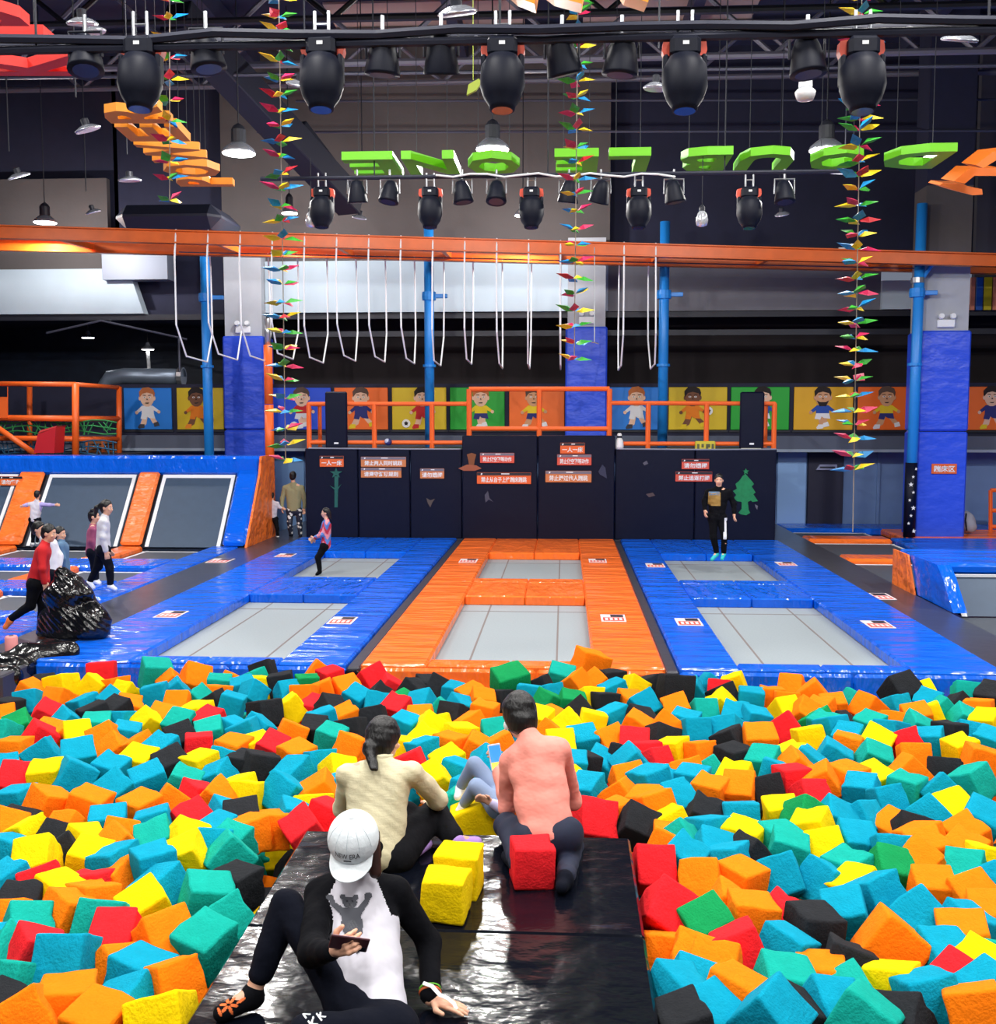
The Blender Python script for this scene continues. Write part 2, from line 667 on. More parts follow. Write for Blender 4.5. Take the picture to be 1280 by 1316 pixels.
def figure(name, label, J, sc, top, trousers, shoes, hair='short', sleeve=1.0, tres=.011, group=None, skin=None,
           hands=True, face=True, trouser_end=1.0, matfn=None, tops=None, base=None, cuffs=None, hs=1.0, tcuff=None, tk=1.0, fine=False, spread=None):
    """J: dict of joint positions (np arrays)"""
    J = {k: np.array(v, float) for k, v in J.items()}
    if base is None:
        z = min(J['aL'][2], J['aR'][2]) - .06 * sc
        base = A(J['pv'][0], J['pv'][1], z)
    root = thing(name, label, 'person', base, group)
    sk = skin or m_skin
    FH, J_spread = [], spread or {}
    B = head_prims(J['hd'], J['fw'], J['up'], sc * hs)
    B.append(cap(J['hd'] - nrm(J['up']) * .07 * sc, J['nk'], .048 * sc, .055 * sc))
    B += torso_cols(J, sc, .078, .085)
    for q, th in (('L', -1), ('R', 1)):
        B.append(cap(J['s' + q], J['e' + q], .044 * sc, .036 * sc))
        B.append(cap(J['e' + q], J['w' + q], .036 * sc, .026 * sc))
        B.append(cap(J['h' + q], J['k' + q], .078 * sc, .052 * sc))
        B.append(cap(J['k' + q], lerp(J['k' + q], J['a' + q], .35), .05 * sc, .05 * sc))
        B.append(cap(lerp(J['k' + q], J['a' + q], .35), J['a' + q], .05 * sc, .033 * sc))
        B.append(cap(J['a' + q], J['t' + q], .036 * sc, .028 * sc))
        if hands and fine:
            d = J['w' + q] - J['e' + q]
            n = J.get('n' + q, np.cross(d, A(0, 0, 1)) + A(0, 0, .02))
            FH.append([cap(lerp(J['w' + q], J['e' + q], .25), J['w' + q], .03 * sc, .027 * sc)] + hand_prims(J['w' + q], J.get('d' + q, d), n, sc, float(J.get('c' + q, A(.45))), J_spread.get(q, .12), thumb=th))
        elif hands:
            d = J['w' + q] - J['e' + q]
            n = J.get('n' + q, np.cross(d, A(0, 0, 1)) + A(0, 0, .02))
            B += hand_prims(J['w' + q], J.get('d' + q, d), n, sc, J.get('c' + q, A(.45)).item() if 'c' + q in J else .45, thumb=th)
    bv, bf = sdf_mesh(B, tres * .8, .018 * sc)
    for H_ in FH:
        hv, hf = sdf_mesh(H_, .0028, .006)
        bf = np.concatenate([bf, hf + len(bv)])
        bv = np.concatenate([bv, hv])
    emit_mesh('body', bv, bf, sk, root, None, True)
    # top
    T = torso_cols(J, sc, .098, .108)
    for q in ('L', 'R'):
        end = lerp(J['e' + q], J['w' + q], sleeve * .93)
        T.append(cap(J['s' + q], J['e' + q], .062 * sc, .053 * sc))
        T.append(cap(J['e' + q], end, .053 * sc, .042 * sc))
    tm = top if isinstance(top, (list, tuple)) else [top]
    sdf_obj(tops or 'shirt', T, tres, tm, root, k=.035 * sc, disp=wrinkle(.0035 * sc, 34 / sc, len(label)), matfn=matfn)
    # trousers
    Q = [cap(J['hL'], J['hR'], .112 * sc), cap(J['pv'] + (J['ch'] - J['pv']) * .08, J['pv'], .105 * sc)]
    for q in ('L', 'R'):
        Q.append(cap(J['h' + q], J['k' + q], .096 * sc * tk, .066 * sc * tk))
        Q.append(cap(J['k' + q], lerp(J['k' + q], J['a' + q], .93 * trouser_end), .066 * sc * tk, .05 * sc * tk))
    sdf_obj('trousers', Q, tres, trousers if isinstance(trousers, (list, tuple)) else [trousers], root, k=.025 * sc, disp=wrinkle(.003 * sc, 34 / sc, 3 + len(label)), matfn=tcuff)
    for q in ('L', 'R'):
        a, t = J['a' + q], J['t' + q]
        sdf_obj('shoe', [cap(a, a + A(0, 0, -.02 * sc), .045 * sc), cap(a + A(0, 0, -.02 * sc), t, .044 * sc, .036 * sc)], tres * .8, shoes, root, k=.02)
    # hair
    f, u, r = head_frame(J['fw'], J['up'])
    s = sc * hs
    R = np.array([r, f, u])
    c = J['hd']
    H = [elp(c + u * .027 * s - f * .012 * s, (.083 * s, .101 * s, .101 * s), R)]
    cuts = [(c + f * .062 * s + u * .052 * s, nrm(f * .78 - u * .62))]
    if hair in ('short', 'pony', 'bun', 'long'):
        H.append(elp(c - f * .035 * s - u * .03 * s, (.074 * s, .07 * s, .075 * s), R))
    if hair == 'pony':
        p0 = c - f * .105 * s + u * .02 * s
        p1 = p0 - f * .06 * s - u * .05 * s
        H += [cap(c - f * .08 * s + u * .02 * s, p0, .03 * s), cap(p0, p1, .028 * s, .04 * s), cap(p1, p1 - f * .01 * s - u * .16 * s, .04 * s, .016 * s)]
    if hair == 'long':
        H += [cap(c - f * .06 * s - u * .02 * s, c - f * .085 * s - u * .17 * s, .07 * s, .04 * s), cap(c - f * .085 * s - u * .17 * s, c - f * .09 * s - u * .25 * s, .04 * s, .015 * s)]
    if hair == 'bun':
        for q in (-1, 1):
            H.append(elp(c + u * .12 * s + r * q * .05 * s - f * .02 * s, (.034 * s,) * 3))
    if hair != 'none':
        sdf_obj('hair', H, tres * .8, m_hair, root, k=.02 * s, cuts=cuts, disp=wrinkle(.0015 * s, 90 / s, 5))
    if face:
        face_bits(J['hd'], J['fw'], J['up'], s, root)
    return root

# ================================================================== the hall
X0, X1, YB, ZC = -18.0, 15.0, 28.6, 12.3
m_wall = mat('upper_wall', (88, 82, 82), 0.85, bump=[('noise', 3, .3, (1, 1, 1))], var=.08, vscale=.8)
m_walld = mat('dark_wall', (36, 38, 62), 0.85, var=.08)
m_recess = mat('recess_dark', (34, 28, 32), 0.9, var=.1)
m_lint = mat('lintel_white', (186, 202, 214), 0.75, var=.05, vscale=1)
m_lint2 = mat('lintel_grey', (112, 112, 120), 0.75, var=.05)
m_lower = mat('lower_wall_blue', (112, 142, 190), 0.6, var=.05)
m_roof = mat('roof_navy', (44, 48, 78), 0.8, var=.1)
m_roofl = mat('roof_sheet_beige', (200, 176, 166), 0.8)

struct('floor', MB().box((X0, 12.04, -.5), (X1, 34, -.3)), m_floor)
struct('floor_pit', MB().box((X0, -8, -1.4), (X1, 12.04, -1.2)), mat('pit_floor', (16, 16, 20), .8))
struct('ceiling', MB().box((X0, -8, ZC), (X1, 34, ZC + .2)), m_roof)
struct('wall_left', MB().box((X0 - .2, -8, -1.4), (X0, 34, ZC)), m_walld)
struct('wall_right', MB().box((X1, -8, -1.4), (X1 + .2, 34, ZC)), m_walld)
struct('wall_front', MB().box((X0, -8.2, -1.4), (X1, -8, ZC)), m_walld)


def vx(px, Y=YB):
    return V(px, 500, Y)[0]


def vz(py, Y=YB, px=640):
    return V(px, py, Y)[2]


Zs0, Zs1, Zb0, Zb1, Zl0, Zl1 = 1.94, 2.3, 2.42, 3.6, 5.5, 6.82
struct('wall_back_lower', MB().box((X0, 29.0, -.3), (X1, 29.2, Zs0)), m_lower)
struct('trim_1', MB().box((X0, 28.3, Zs0), (X1, 29.2, Zs1), .01), mat('slab_edge', (84, 92, 112), .7))
struct('trim_2', MB().box((X0, 28.26, Zs0 - .05), (X1, 28.3, Zs0 + .02)), mat('slab_line', (150, 164, 184), .6))
struct('wall_back_parapet', MB().box((X0, YB + .02, Zs1), (X1, YB + .2, Zb1 + .05)), m_walld)
struct('wall_back_recess', MB().box((vx(290, 30.5), 30.5, Zs1), (X1, 30.7, Zl0 + .3)), m_recess)
struct('wall_back_mezzanine', MB().box((X0, 33, Zs1), (vx(290, 30.5), 33.2, Zl0 + .4)), mat('mezzanine_wall', (24, 34, 54), .5, var=.2))
struct('floor_mezzanine', MB().box((X0, YB, Zs1 - .1), (X1, 33.2, Zs1)), m_floor)
struct('ceiling_mezzanine', MB().box((X0, YB + .2, Zl0), (X1, 33.2, Zl0 + .12)), m_walld)
struct('trim_3', MB().box((vx(345), YB - .15, Zl0), (vx(780), YB + .2, Zl1)), m_lint)
struct('trim_4', MB().box((vx(780), YB, Zl0), (vx(1128), YB + .2, Zl1)), m_lint2)
struct('trim_5', MB().box((vx(1128), YB - .15, Zl0), (vx(1166), YB + .2, vz(365))), m_lint)
struct('trim_6', MB().prism([(X0, 0), (vx(190), 0), (vx(172), Zl1 - Zl0 - .15), (X0, Zl1 - Zl0 - .15)], (0, YB - .15, Zl0), (1, 0, 0), (0, 0, 1), (0, .35, 0)), m_lint)
struct('trim_7', MB().box((vx(144), YB - .4, vz(358)), (vx(226), YB + .1, vz(312))), mat('duct_grey', (128, 134, 150), .5, metal=.2))
struct('trim_8', MB().box((X0, YB - .05, Zl0 - .16), (X1, YB + .05, Zl0 - .02)), m_dark)
struct('trim_9', MB().box((vx(345), YB - .02, vz(432)), (X1, YB + .06, vz(425))), m_dark)
struct('wall_back_upper', MB().box((vx(290), YB, Zl1), (vx(782), YB + .2, ZC)), m_wall)
struct('wall_back_upper_right', MB().box((vx(782), YB + .7, Zl1 - .2), (X1, YB + .9, ZC)), m_walld)
struct('wall_back_upper_left', MB().box((X0, YB, Zl1 - .2), (vx(145), YB + .2, vz(222))), m_wall)
struct('wall_back_upper_far_left', MB().box((X0, YB + .5, Zl1), (vx(150), YB + .7, ZC)), m_walld)
struct('wall_back_upper_dark', MB().box((vx(145), YB + .5, Zl0), (vx(290), YB + .7, ZC)), m_walld)
struct('wall_back_corner', MB().box((vx(1246), YB - .05, Zl0), (X1, YB + .15, ZC)), mat('corner_wall', (100, 98, 104), .85))
# a door and pale cladding panels under the mezzanine
struct('door_1', MB().box((vx(1040, 29), 28.9, -.3), (vx(1086, 29), 29.02, Zs0 - .05), .01), mat('door_dark', (22, 24, 52), .5))
struct('wall_back_panel', MB().box((vx(1001, 29), 28.92, -.3), (vx(1038, 29), 29.0, Zs0 - .03), .01), mat('panel_blue', (140, 180, 230), .5))
struct('wall_back_panel', MB().box((vx(1130, 29), 28.94, -.3), (vx(1134, 29), 29.0, Zs0 - .03), .005), m_lower)
struct('wall_back_panel', MB().box((vx(350, 29), 28.92, -.3), (vx(390, 29), 29.0, Zs0 - .03), .01), mat('panel_blue2', (120, 160, 210), .5))

# columns with blue padding
for px0, px1, Yc, padtop, n, zt in ((291, 341, 28.1, 430, 1, 7.3), (727, 778, 28.1, 420, 2, 7.3), (1178, 1240, 26.0, 427, 3, 6.45)):
    a, b = V(px0, 600, Yc)[0], V(px1, 600, Yc)[0]
    zp = vz(padtop, Yc)
    c = struct('column_%d' % n, MB().box((a + .03, Yc + .03, -.3), (b - .03, Yc + .9, zt)), mat('column_paint', (176, 180, 188), .8, var=.05))
    if n == 3:
        struct('column_3_upper', MB().box((a + .03, Yc + .03, 6.45), (b - .03, Yc + .9, vz(245, Yc))), m_wall)
        struct('column_3_top', MB().box((a + .03, Yc + .03, vz(245, Yc)), (b - .03, Yc + .9, ZC)), m_walld)
    cuts = [-.05, 2.45, zp]
    for i in range(2):
        MB().box((a - .02, Yc - .08, cuts[i] + .01), (b + .02, Yc + .95, cuts[i + 1] - .01), .04).build('column_pad', m_bluew, c)
    # twin emergency lamp above the pad
    t = thing('emergency_light', {1: 'white twin-head emergency light above the padded column at the left', 2: 'white emergency light on the middle column behind the hanging loops', 3: 'white twin-head emergency light on the right column above its blue padding'}[n], 'light', ((a + b) / 2, Yc, zp + .1), 'emergency lights on the columns')
    q = (a + b) / 2
    MB().box((q - .2, Yc - .06, zp + .06), (q + .2, Yc + .03, zp + .24), .02).build('housing', m_white, t)
    for s in (-1, 1):
        MB().lathe([(.05, 0), (.07, .05), (.06, .1)], (q + s * .13, Yc - .03, zp + .30), (0, -1, .2), 10).build('lamp_head', m_white, t)

# roof sheets, trusses, pipes
for i in range(4):
    y = 24.75 + i * .95
    struct('ceiling_sheet', MB().box((-5.6, y, ZC - .06), (-1.0, y + .62, ZC - .01)), m_roofl)
    struct('ceiling_sheet', MB().box((.4, y, ZC - .06), (4.4, y + .62, ZC - .01)), m_roofl)


def truss(label, Y, zb, zt, x0, x1, step, r, mt=m_dark):
    t = thing('roof_truss', label, 'truss', ((x0 + x1) / 2, Y, zb))
    MB().tube([(x0, Y, zb), (x1, Y, zb)], r, 8).build('bottom_chord', mt, t)
    MB().tube([(x0, Y, zt), (x1, Y, zt)], r, 8).build('top_chord', mt, t)
    n = int((x1 - x0) / step)
    for i in range(n):
        a, b = x0 + i * step, x0 + (i + 1) * step
        p = [(a, Y, zb), (b, Y, zt)] if i % 2 == 0 else [(a, Y, zt), (b, Y, zb)]
        MB().tube(p, r * .7, 6).build('diagonal', mt, t)
    return t


m_truss = mat('truss_grey', (112, 110, 124), .5, metal=.2)
truss('grey lattice roof truss just before the back wall', 27.2, 10.9, ZC - .15, -15, 13, 1.5, .07, m_truss)
truss('grey lattice roof truss in the middle of the roof', 22.0, 9.75, 11.4, -15, 13, 1.9, .07, m_truss)
truss('dark lattice roof truss right above the rear stage lights', 17.2, 8.9, 10.6, -12, 12, 2.1, .06, m_dark)
for x in (-8, -2.6, 2.9, 8.4):
    struct('trim_purlin', MB().box((x - .12, 6, 11.75), (x + .12, 28.6, 12.25)), mat('purlin', (58, 60, 86), .6))
for nm, lab, p, q, r in (
        ('conduit', 'long pale conduit pipe crossing under the roof above the front stage lights', V(0, 100, 20), V(1280, 84, 20), .035),
        ('conduit', 'thin pale pipe running above the green letters', V(330, 170, 26), V(1280, 168, 26), .03),
        ('conduit', 'thin pipe high on the upper wall behind the high bay lamp', V(380, 130, 27), V(1280, 128, 27), .03)):
    tag(MB().tube([p, q], r, 6).build(nm, m_pipe), lab, 'pipe')
# dark sloping box beams on the left
for lab, a, b, h in (('dark sloping steel beam crossing the roof behind the orange letters', V(225, 20, 19), V(452, 262, 24), .28),
                     ('short dark sloping beam beside the high bay lamp at the left', V(380, 165, 23), V(455, 262, 24.5), .2)):
    d, u, v = frame_of(b - a)
    tag(MB().obox((a + b) / 2, [d, u, v], (np.linalg.norm(b - a) / 2, h, h), .02).build('steel_beam', mat('beam_navy', (14, 18, 38), .7)), lab, 'beam')
tag(MB().box((vx(150, 25), 25, vz(288, 25)), (vx(285, 25), 27, vz(255, 25)), .3).build('air_duct', mat('duct_navy', (34, 38, 54), .5)), 'dark boxy air duct under the roof above the left column', 'duct')

# ================================================================== trampolines
STICK = [(220, 790), (440, 798), (367, 714), (602, 721), (768, 721), (788, 795), (842, 727), (1010, 725), (885, 800), (1128, 803)]
TR = []


def sticker(root, c, wx, wy, i):
    z = c[2] + .004
    mb = MB()
    mb.mt(0).box((c[0] - wx / 2, c[1] - wy / 2, z), (c[0] + wx / 2, c[1] + wy / 2, z + .006))
    mb.mt(1).box((c[0] - wx * .42, c[1] - wy * .42, z + .006), (c[0] + wx * .42, c[1] + wy * .05, z + .009))
    mb.mt(2).box((c[0] - wx * .1, c[1] + wy * .12, z + .006), (c[0] + wx * .42, c[1] + wy * .44, z + .009))
    for k in range(4):
        mb.mt(0).box((c[0] - wx * (.34 - .19 * k), c[1] - wy * .34, z + .009), (c[0] - wx * (.22 - .19 * k), c[1] - wy * .06, z + .011))
    return mb.build('warning_sticker', [mat('sticker_white', (238, 226, 226), .4), mat('sticker_red', (222, 60, 44), .4), mat('sticker_black', (40, 34, 44), .4)], root)


def trampoline(label, x0, x1, y0, y1, bx0, bx1, by0, by1, m, m2, front):
    t = thing('trampoline', label, 'trampoline', ((x0 + x1) / 2, (y0 + y1) / 2, -.3), 'padded floor trampolines in two rows')
    g = .003
    xm = (bx0 + bx1) / 2
    MB().box((bx0 - .1, by0 - .1, -.19), (bx1 + .1, by1 + .1, -.15)).build('jumping_bed', m_bed, t)
    for lo, hi in (((x0, y0), (bx0, y1)), ((bx1, y0), (x1, y1))):
        MB().box((lo[0] + g, lo[1] + g, -.16), (hi[0] - g, hi[1] - g, 0), .025).build('side_pad', m, t)
    for a, b in ((bx0, xm), (xm, bx1)):
        MB().box((a + g, y0 + g, -.16), (b - g, by0 - g, -.003), .02).build('front_pad', m2, t)
        MB().box((a + g, by1 + g, -.16), (b - g, y1 - g, -.003), .02).build('back_pad', m2, t)
    for k in (.22, .78):
        xx = bx0 + (bx1 - bx0) * k
        MB().box((xx - .012, by0, -.15), (xx + .012, by1, -.147)).build('bed_seam', m_seam, t)
    for yy in (by0 + .35, by1 - .55):
        MB().box((bx0, yy - .015, -.15), (bx1, yy + .015, -.147)).build('bed_seam', m_seam, t)
    MB().box((x0 + .02, y0 + .08, -.3), (x1 - .02, y1 - .02, -.19)).build('frame_base', m_dark, t)
    if front:
        for a, b in ((x0, xm + .3), (xm + .3, x1)):
            MB().box((a + g, y0 - .03, -1.2), (b - g, y0 + .07, -.04), .035).build('front_skirt', m2, t)
    TR.append((t, x0, x1, y0, y1))
    return t


YA, YM, YE = 12.06, 18.3, 24.94
rows = ((YA, YM, 12.36, 16.85, True, 'front'), (YM, YE, 18.72, 22.3, False, 'rear'))
for y0, y1, by0, by1, fr, rn in rows:
    trampoline('blue padded %s trampoline with a grey bed, left of the orange ones' % rn, -6.1, -2.46, y0, y1, -4.98, -3.25, by0, by1, m_blue, m_blue2, fr)
    trampoline('orange padded %s trampoline with a grey bed between the blue ones' % rn, -2.3, 1.15, y0, y1, -1.54, .34, by0, by1, m_orange, m_orange2, fr)
    trampoline('blue padded %s trampoline with a grey bed, right of the orange ones' % rn, 1.3, 4.87, y0, y1, 1.98, 3.85, by0, by1, m_blue, m_blue2, fr)
for i, (px, py) in enumerate(STICK):
    c = G(px, py, 0)
    for t, x0, x1, y0, y1 in TR:
        if x0 < c[0] < x1 and y0 < c[1] < y1:
            sticker(t, c, .34, .52, i)
for n, (a, b) in enumerate(((-2.46, -2.3), (1.15, 1.3))):
    struct('floor_strip', MB().box((a, YA, -.3), (b, YE, -.04), .02), m_walk)
    struct('floor_strip', MB().box((a, YA - .1, -1.2), (b, YA, -.06), .02), m_black_v)
struct('floor_walkway', MB().box((-6.98, 12.06, -.3), (-6.1, 29, -.02)), m_walk)
struct('floor_walkway', MB().box((4.87, 12.06, -.3), (5.57, 29, -.02)), m_walk)
struct('floor_behind', MB().box((-6.1, YE, -.3), (4.87, 29, -.02)), m_walk)
for px, py, lab in ((283, 721, 'white label stuck on the dark walkway left of the blue trampolines'), (1128, 767, 'red and white label stuck on the dark walkway right of the blue trampolines')):
    c = G(px, py, -.02)
    o = sticker(None, c, .42, .6, 0)
    o.name = 'floor_label'
    tag(o, lab, 'label')
# ledge at the left back corner of the pit
struct('floor_ledge', MB().box((-12, 11.35, -1.2), (-6.12, 12.06, -.03), .02), m_walk)
struct('floor_edge', MB().box((4.87, 11.95, -1.2), (12, 12.06, -.03), .02), m_black_v)

# left court : floor beds, blue bands, orange dividers
ct = thing('trampoline_court', 'low court of dark jumping beds with blue and orange pads, left of the walkway', 'trampoline', (-9.6, 18, -.3))
MB().box((-16, 12.06, -.3), (-6.98, 23.0, -.16)).build('court_base', m_dark, ct)
bands = [(12.1, 12.6), (14.5, 15.2), (17.1, 18.1), (19.9, 20.95)]
cols = [(-9.1, -7.62), (-11.9, -9.65), (-14.6, -12.4)]
MB().box((-7.6, 12.07, -.17), (-6.99, 23.0, 0), .04).build('border_pad', m_blue, ct)
for a, b in ((-9.63, -9.12), (-12.38, -11.92)):
    ys = [12.6, 14.5, 15.2, 17.1, 18.1, 19.9, 20.95, 23.0]
    for i in range(0, 8, 2):
        MB().box((a, ys[i], -.17), (b, ys[i + 1], -.01), .04).build('divider_pad', m_orange, ct)
for a, b in bands:
    for c, d in ((-9.6, -7.61), (-12.3, -9.6), (-15, -12.3)):
        MB().box((c, a, -.17), (d, b, -.005), .04).build('cross_pad', m_blue2, ct)
for (a, b) in cols:
    for y0, y1 in ((12.6, 14.5), (15.2, 17.1), (18.1, 19.9), (20.95, 23.0)):
        MB().box((a, y0, -.16), (b, y1, -.12)).build('jumping_bed', m_dbed, ct)
        mb = MB()
        for yy in (y0 + .1, y1 - .1):
            mb.box((a, yy - .03, -.12), (b, yy + .03, -.115))
        for xx in (a + .08, b - .08):
            mb.box((xx - .03, y0, -.12), (xx + .03, y1, -.115))
        mb.build('border_line', m_white, ct)

# sloping wall trampolines at the left
wt = thing('wall_trampoline', 'sloping wall trampolines with dark beds in a blue and orange padded frame, far left', 'trampoline', (-9.6, 24, -.3))
B0, B1 = A(0, 23.0, -.02), A(0, 24.25, 1.5)
SL = (B1 - B0)
SN = np.cross(nrm(SL), A(1, 0, 0))
SN = SN if SN[1] < 0 else -SN


def slope_box(name, x0, x1, t0, t1, th, m, off=0.0, bev=.03):
    c = B0 + SL * ((t0 + t1) / 2) + A((x0 + x1) / 2, 0, 0) + SN * (off + th / 2)
    return MB().obox(c, [A(1, 0, 0), nrm(SL), SN], ((x1 - x0) / 2, np.linalg.norm(SL) * (t1 - t0) / 2, th / 2), bev).build(name, m, wt)


m_slope_o = mat('orange_vinyl_slope', (248, 120, 44), .38, bump=[('noise', 2.0, .8, (1, 2.5, 2.5)), ('ridge', 1.5, .4, (.8, 2.4, 2.4))], bdist=.13)
slope_box('backing', -15.5, -6.86, 0, 1.1, .05, m_dark, -.09, 0)
for a, b in ((-9.1, -7.4), (-11.75, -9.68), (-15, -12.45)):
    slope_box('jumping_bed', a, b, .0, 1.0, .03, m_wbed, -.04, 0)
    for q in (a + .06, b - .06):
        slope_box('border_line', q - .04, q + .04, .0, .985, .01, m_white, -.008, 0)
    slope_box('border_line', a + .05, b - .05, .94, .985, .01, m_white, -.007, 0)
for a, b in ((-9.62, -9.14), (-12.4, -11.82)):
    slope_box('divider_pad', a, b, .0, 1.0, .12, m_slope_o, -.01, .05)
slope_box('end_pad', -7.36, -6.86, .0, 1.04, .12, m_blue, -.01, .05)
MB().box((-15.5, 24.2, 1.47), (-6.86, 25.0, 1.9), .06).build('top_pad', m_blue2, wt)
MB().prism([(22.95, -.02), (24.1, 1.5), (24.25, 1.9), (25.3, 1.9), (25.3, -.02)], (-6.86, 0, 0), (0, 1, 0), (0, 0, 1), (.05, 0, 0)).build('end_panel', m_slope_o, wt)
# sign on the orange wall pad

# right side : low ramp, court, blue decks
rc = thing('trampoline_court', 'low court with dark jumping beds and orange dividers, right of the walkway', 'trampoline', (7, 24, -.3))
MB().box((5.57, 18.9, -.3), (14, 29, -.17)).build('court_base', m_dark, rc)
MB().box((5.57, 27.6, -.18), (14, 28.9, 0), .04).build('cross_pad', m_blue2, rc)
MB().box((7.55, 18.65, -.18), (14, 25.6, 0), .04).build('deck_pad', m_blue, rc)
MB().box((7.9, 25.6, -.18), (14, 27.6, 0), .04).build('deck_pad', m_orange, rc)
for y in (25.2, 21.7):
    MB().box((5.6, y, -.18), (7.5, y + .75, -.0), .05).build('divider_pad', m_orange2, rc)
for y0, y1 in ((18.7, 21.65), (22.5, 25.15), (26.0, 27.5)):
    MB().box((5.6, y0, -.17), (7.5, y1, -.1)).build('jumping_bed', m_dbed, rc)
    mb = MB()
    for xx in (5.66, 7.44):
        mb.box((xx - .03, y0, -.1), (xx + .03, y1, -.094))
    mb.box((5.6, y1 - .1, -.1), (7.5, y1 - .03, -.094))
    mb.build('border_line', m_white, rc)

rp = thing('ramp_trampoline', 'low sloping trampoline with a blue padded rim and orange end, far right', 'trampoline', (7.5, 16.5, -.3))
yz = [(15.85, -.02), (16.55, .58), (18.6, .58), (18.6, -.02)]
MB().prism([(17.45, -.02), (17.85, .57), (18.62, .57), (18.62, -.02)], (5.58, 0, 0), (0, 1, 0), (0, 0, 1), (-.03, 0, 0)).build('end_panel', m_slope_o, rp)
MB().prism([(15.85, -.02), (16.35, .43), (16.6, .58), (17.85, .57), (17.45, -.02)], (5.6, 0, 0), (0, 1, 0), (0, 0, 1), (.2, 0, 0)).build('side_pad', m_blue2, rp)
MB().box((5.62, 16.75, .4), (13.5, 18.6, .58), .05).build('top_pad', m_blue, rp)
MB().prism([(16.05, -.1), (16.6, .42), (16.75, .42), (16.75, -.1)], (5.79, 0, 0), (0, 1, 0), (0, 0, 1), (7.7, 0, 0)).build('sloped_bed', m_wbed, rp)
mb = MB()
mb.prism([(16.03, -.1), (16.59, .43), (16.6, .42), (16.04, -.11)], (5.79, 0, 0), (0, 1, 0), (0, 0, 1), (.08, 0, 0))
mb.box((5.79, 16.56, .4), (13.5, 16.6, .44))
mb.build('border_line', m_white, rp)
MB().box((5.57, 12.06, -.3), (14, 16.06, -.12)).build('floor_bed', m_dbed, rp)
MB().box((5.62, 12.06, -.12), (5.70, 16.05, -.11)).build('border_line', m_white, rp)

# ================================================================== navy padded block, railings, boards
pw = thing('padded_platform', 'navy padded platform wall across the far end of the trampolines', 'platform', (-.6, 25.9, -.02))
YF = 24.95


def fx(px):
    return V(px, 620, YF)[0]


bounds = [(392, 460, 2.06), (460, 527, 2.05), (527, 594, 2.04), (790, 893, 2.05), (893, 998, 2.06)]
for a, b, z in bounds:
    MB().box((fx(a) + .01, YF, -.02), (fx(b) - .01, YF + .14, z), .018).build('wall_pad', m_navy, pw)
for a, b in ((594, 691), (691, 790)):
    MB().box((fx(a) + .01, YF - .08, -.02), (fx(b) - .01, YF + .14, 2.36), .018).build('wall_pad', m_navy, pw)
MB().box((fx(392) + .05, YF + .14, 1.9), (fx(998) - .05, 27.3, 2.04), .02).build('deck', m_dark, pw)
MB().box((fx(594) + .05, YF + .14, 2.04), (fx(790) - .05, 26.6, 2.34), .02).build('upper_deck', m_dark, pw)
for a in (392, 998):
    s = 1 if a == 392 else -1
    MB().box((fx(a) + s * .01, YF + .1, -.02), (fx(a) + s * .12, 27.3, 2.03), .02).build('end_pad', m_navy, pw)
MB().tube([(fx(392) + .1, YF - .02, 2.065), (fx(525), YF - .01, 2.05), (fx(592), YF, 2.05)], .018, 6).build('edge_piping', mat('piping_grey', (140, 146, 160), .5), pw)
MB().tube([(fx(792), YF, 2.06), (fx(900), YF - .01, 2.05), (fx(996), YF, 2.06)], .018, 6).build('edge_piping', MATS['piping_grey'], pw)


def px_poly(pts, Y, off=0.0):
    return [(V(x, y, Y)[0], V(x, y, Y)[2]) for x, y in pts]


def star(cx, cy, r, r2=None, n=5, rot=math.pi / 2):
    r2 = r2 or r * .42
    return [(cx + (r if i % 2 == 0 else r2) * math.cos(rot + math.pi * i / n), cy + (r if i % 2 == 0 else r2) * math.sin(rot + math.pi * i / n)) for i in range(2 * n)]


def decal(name, polys, Y, mts, parent, th=.012):
    mb = MB()
    for i, (pl, k) in enumerate(polys):
        mb.mt(k).prism(px_poly(pl, Y), (0, Y - .0015 * i, 0), (1, 0, 0), (0, 0, 1), (0, -th, 0))
    return mb.build(name, mts, parent)


m_green_d = mat('decal_green', (24, 128, 78), .8, var=.15, vscale=14)
m_teal_d = mat('decal_dark_green', (26, 92, 84), .8, var=.1)
# palm-like mark, fir tree, hat shape
pl = [([(430, 612), (435, 612), (434, 652), (430, 652)], 0)]
for k in range(5):
    t = math.radians(90 + 72 * k)
    c, s_ = math.cos(t), -math.sin(t)
    pl.append(([(432 - 2.5 * s_, 608 + 2.5 * c), (432 + 8.5 * c, 608 + 7 * s_), (432 + 2.5 * s_, 608 - 2.5 * c)], 0))
pl += [([(424, 624), (432, 628), (431, 630)], 0), ([(434, 627), (439, 622), (434, 630)], 0)]
decal('palm_decal', pl, YF, [m_teal_d], pw)
fir = [(958, 609), (965, 617), (969, 622), (966, 625), (971, 633), (968, 635), (974, 644), (967, 645), (965, 643), (961, 645), (962, 655), (964, 659), (959, 662), (952, 661), (949, 659), (953, 654), (953, 645), (947, 644), (943, 640), (946, 636), (942, 631), (947, 628), (945, 622), (950, 618), (954, 612)]
decal('fir_tree_decal', [(fir, 0), (star(958.5, 606, 4.2, 1.8, 5, -math.pi / 2), 0)], YF, [m_green_d], pw)
decal('hat_decal', [([(600, 584), (606, 582), (612, 584), (610, 592), (609, 600), (603, 600), (602, 592)], 0), ([(589, 602), (600, 597), (612, 598), (619, 602), (610, 605), (596, 605)], 1)],
      YF - .08, [mat('decal_brown', (124, 74, 46), .8), mat('decal_rust', (150, 84, 60), .8)], pw)
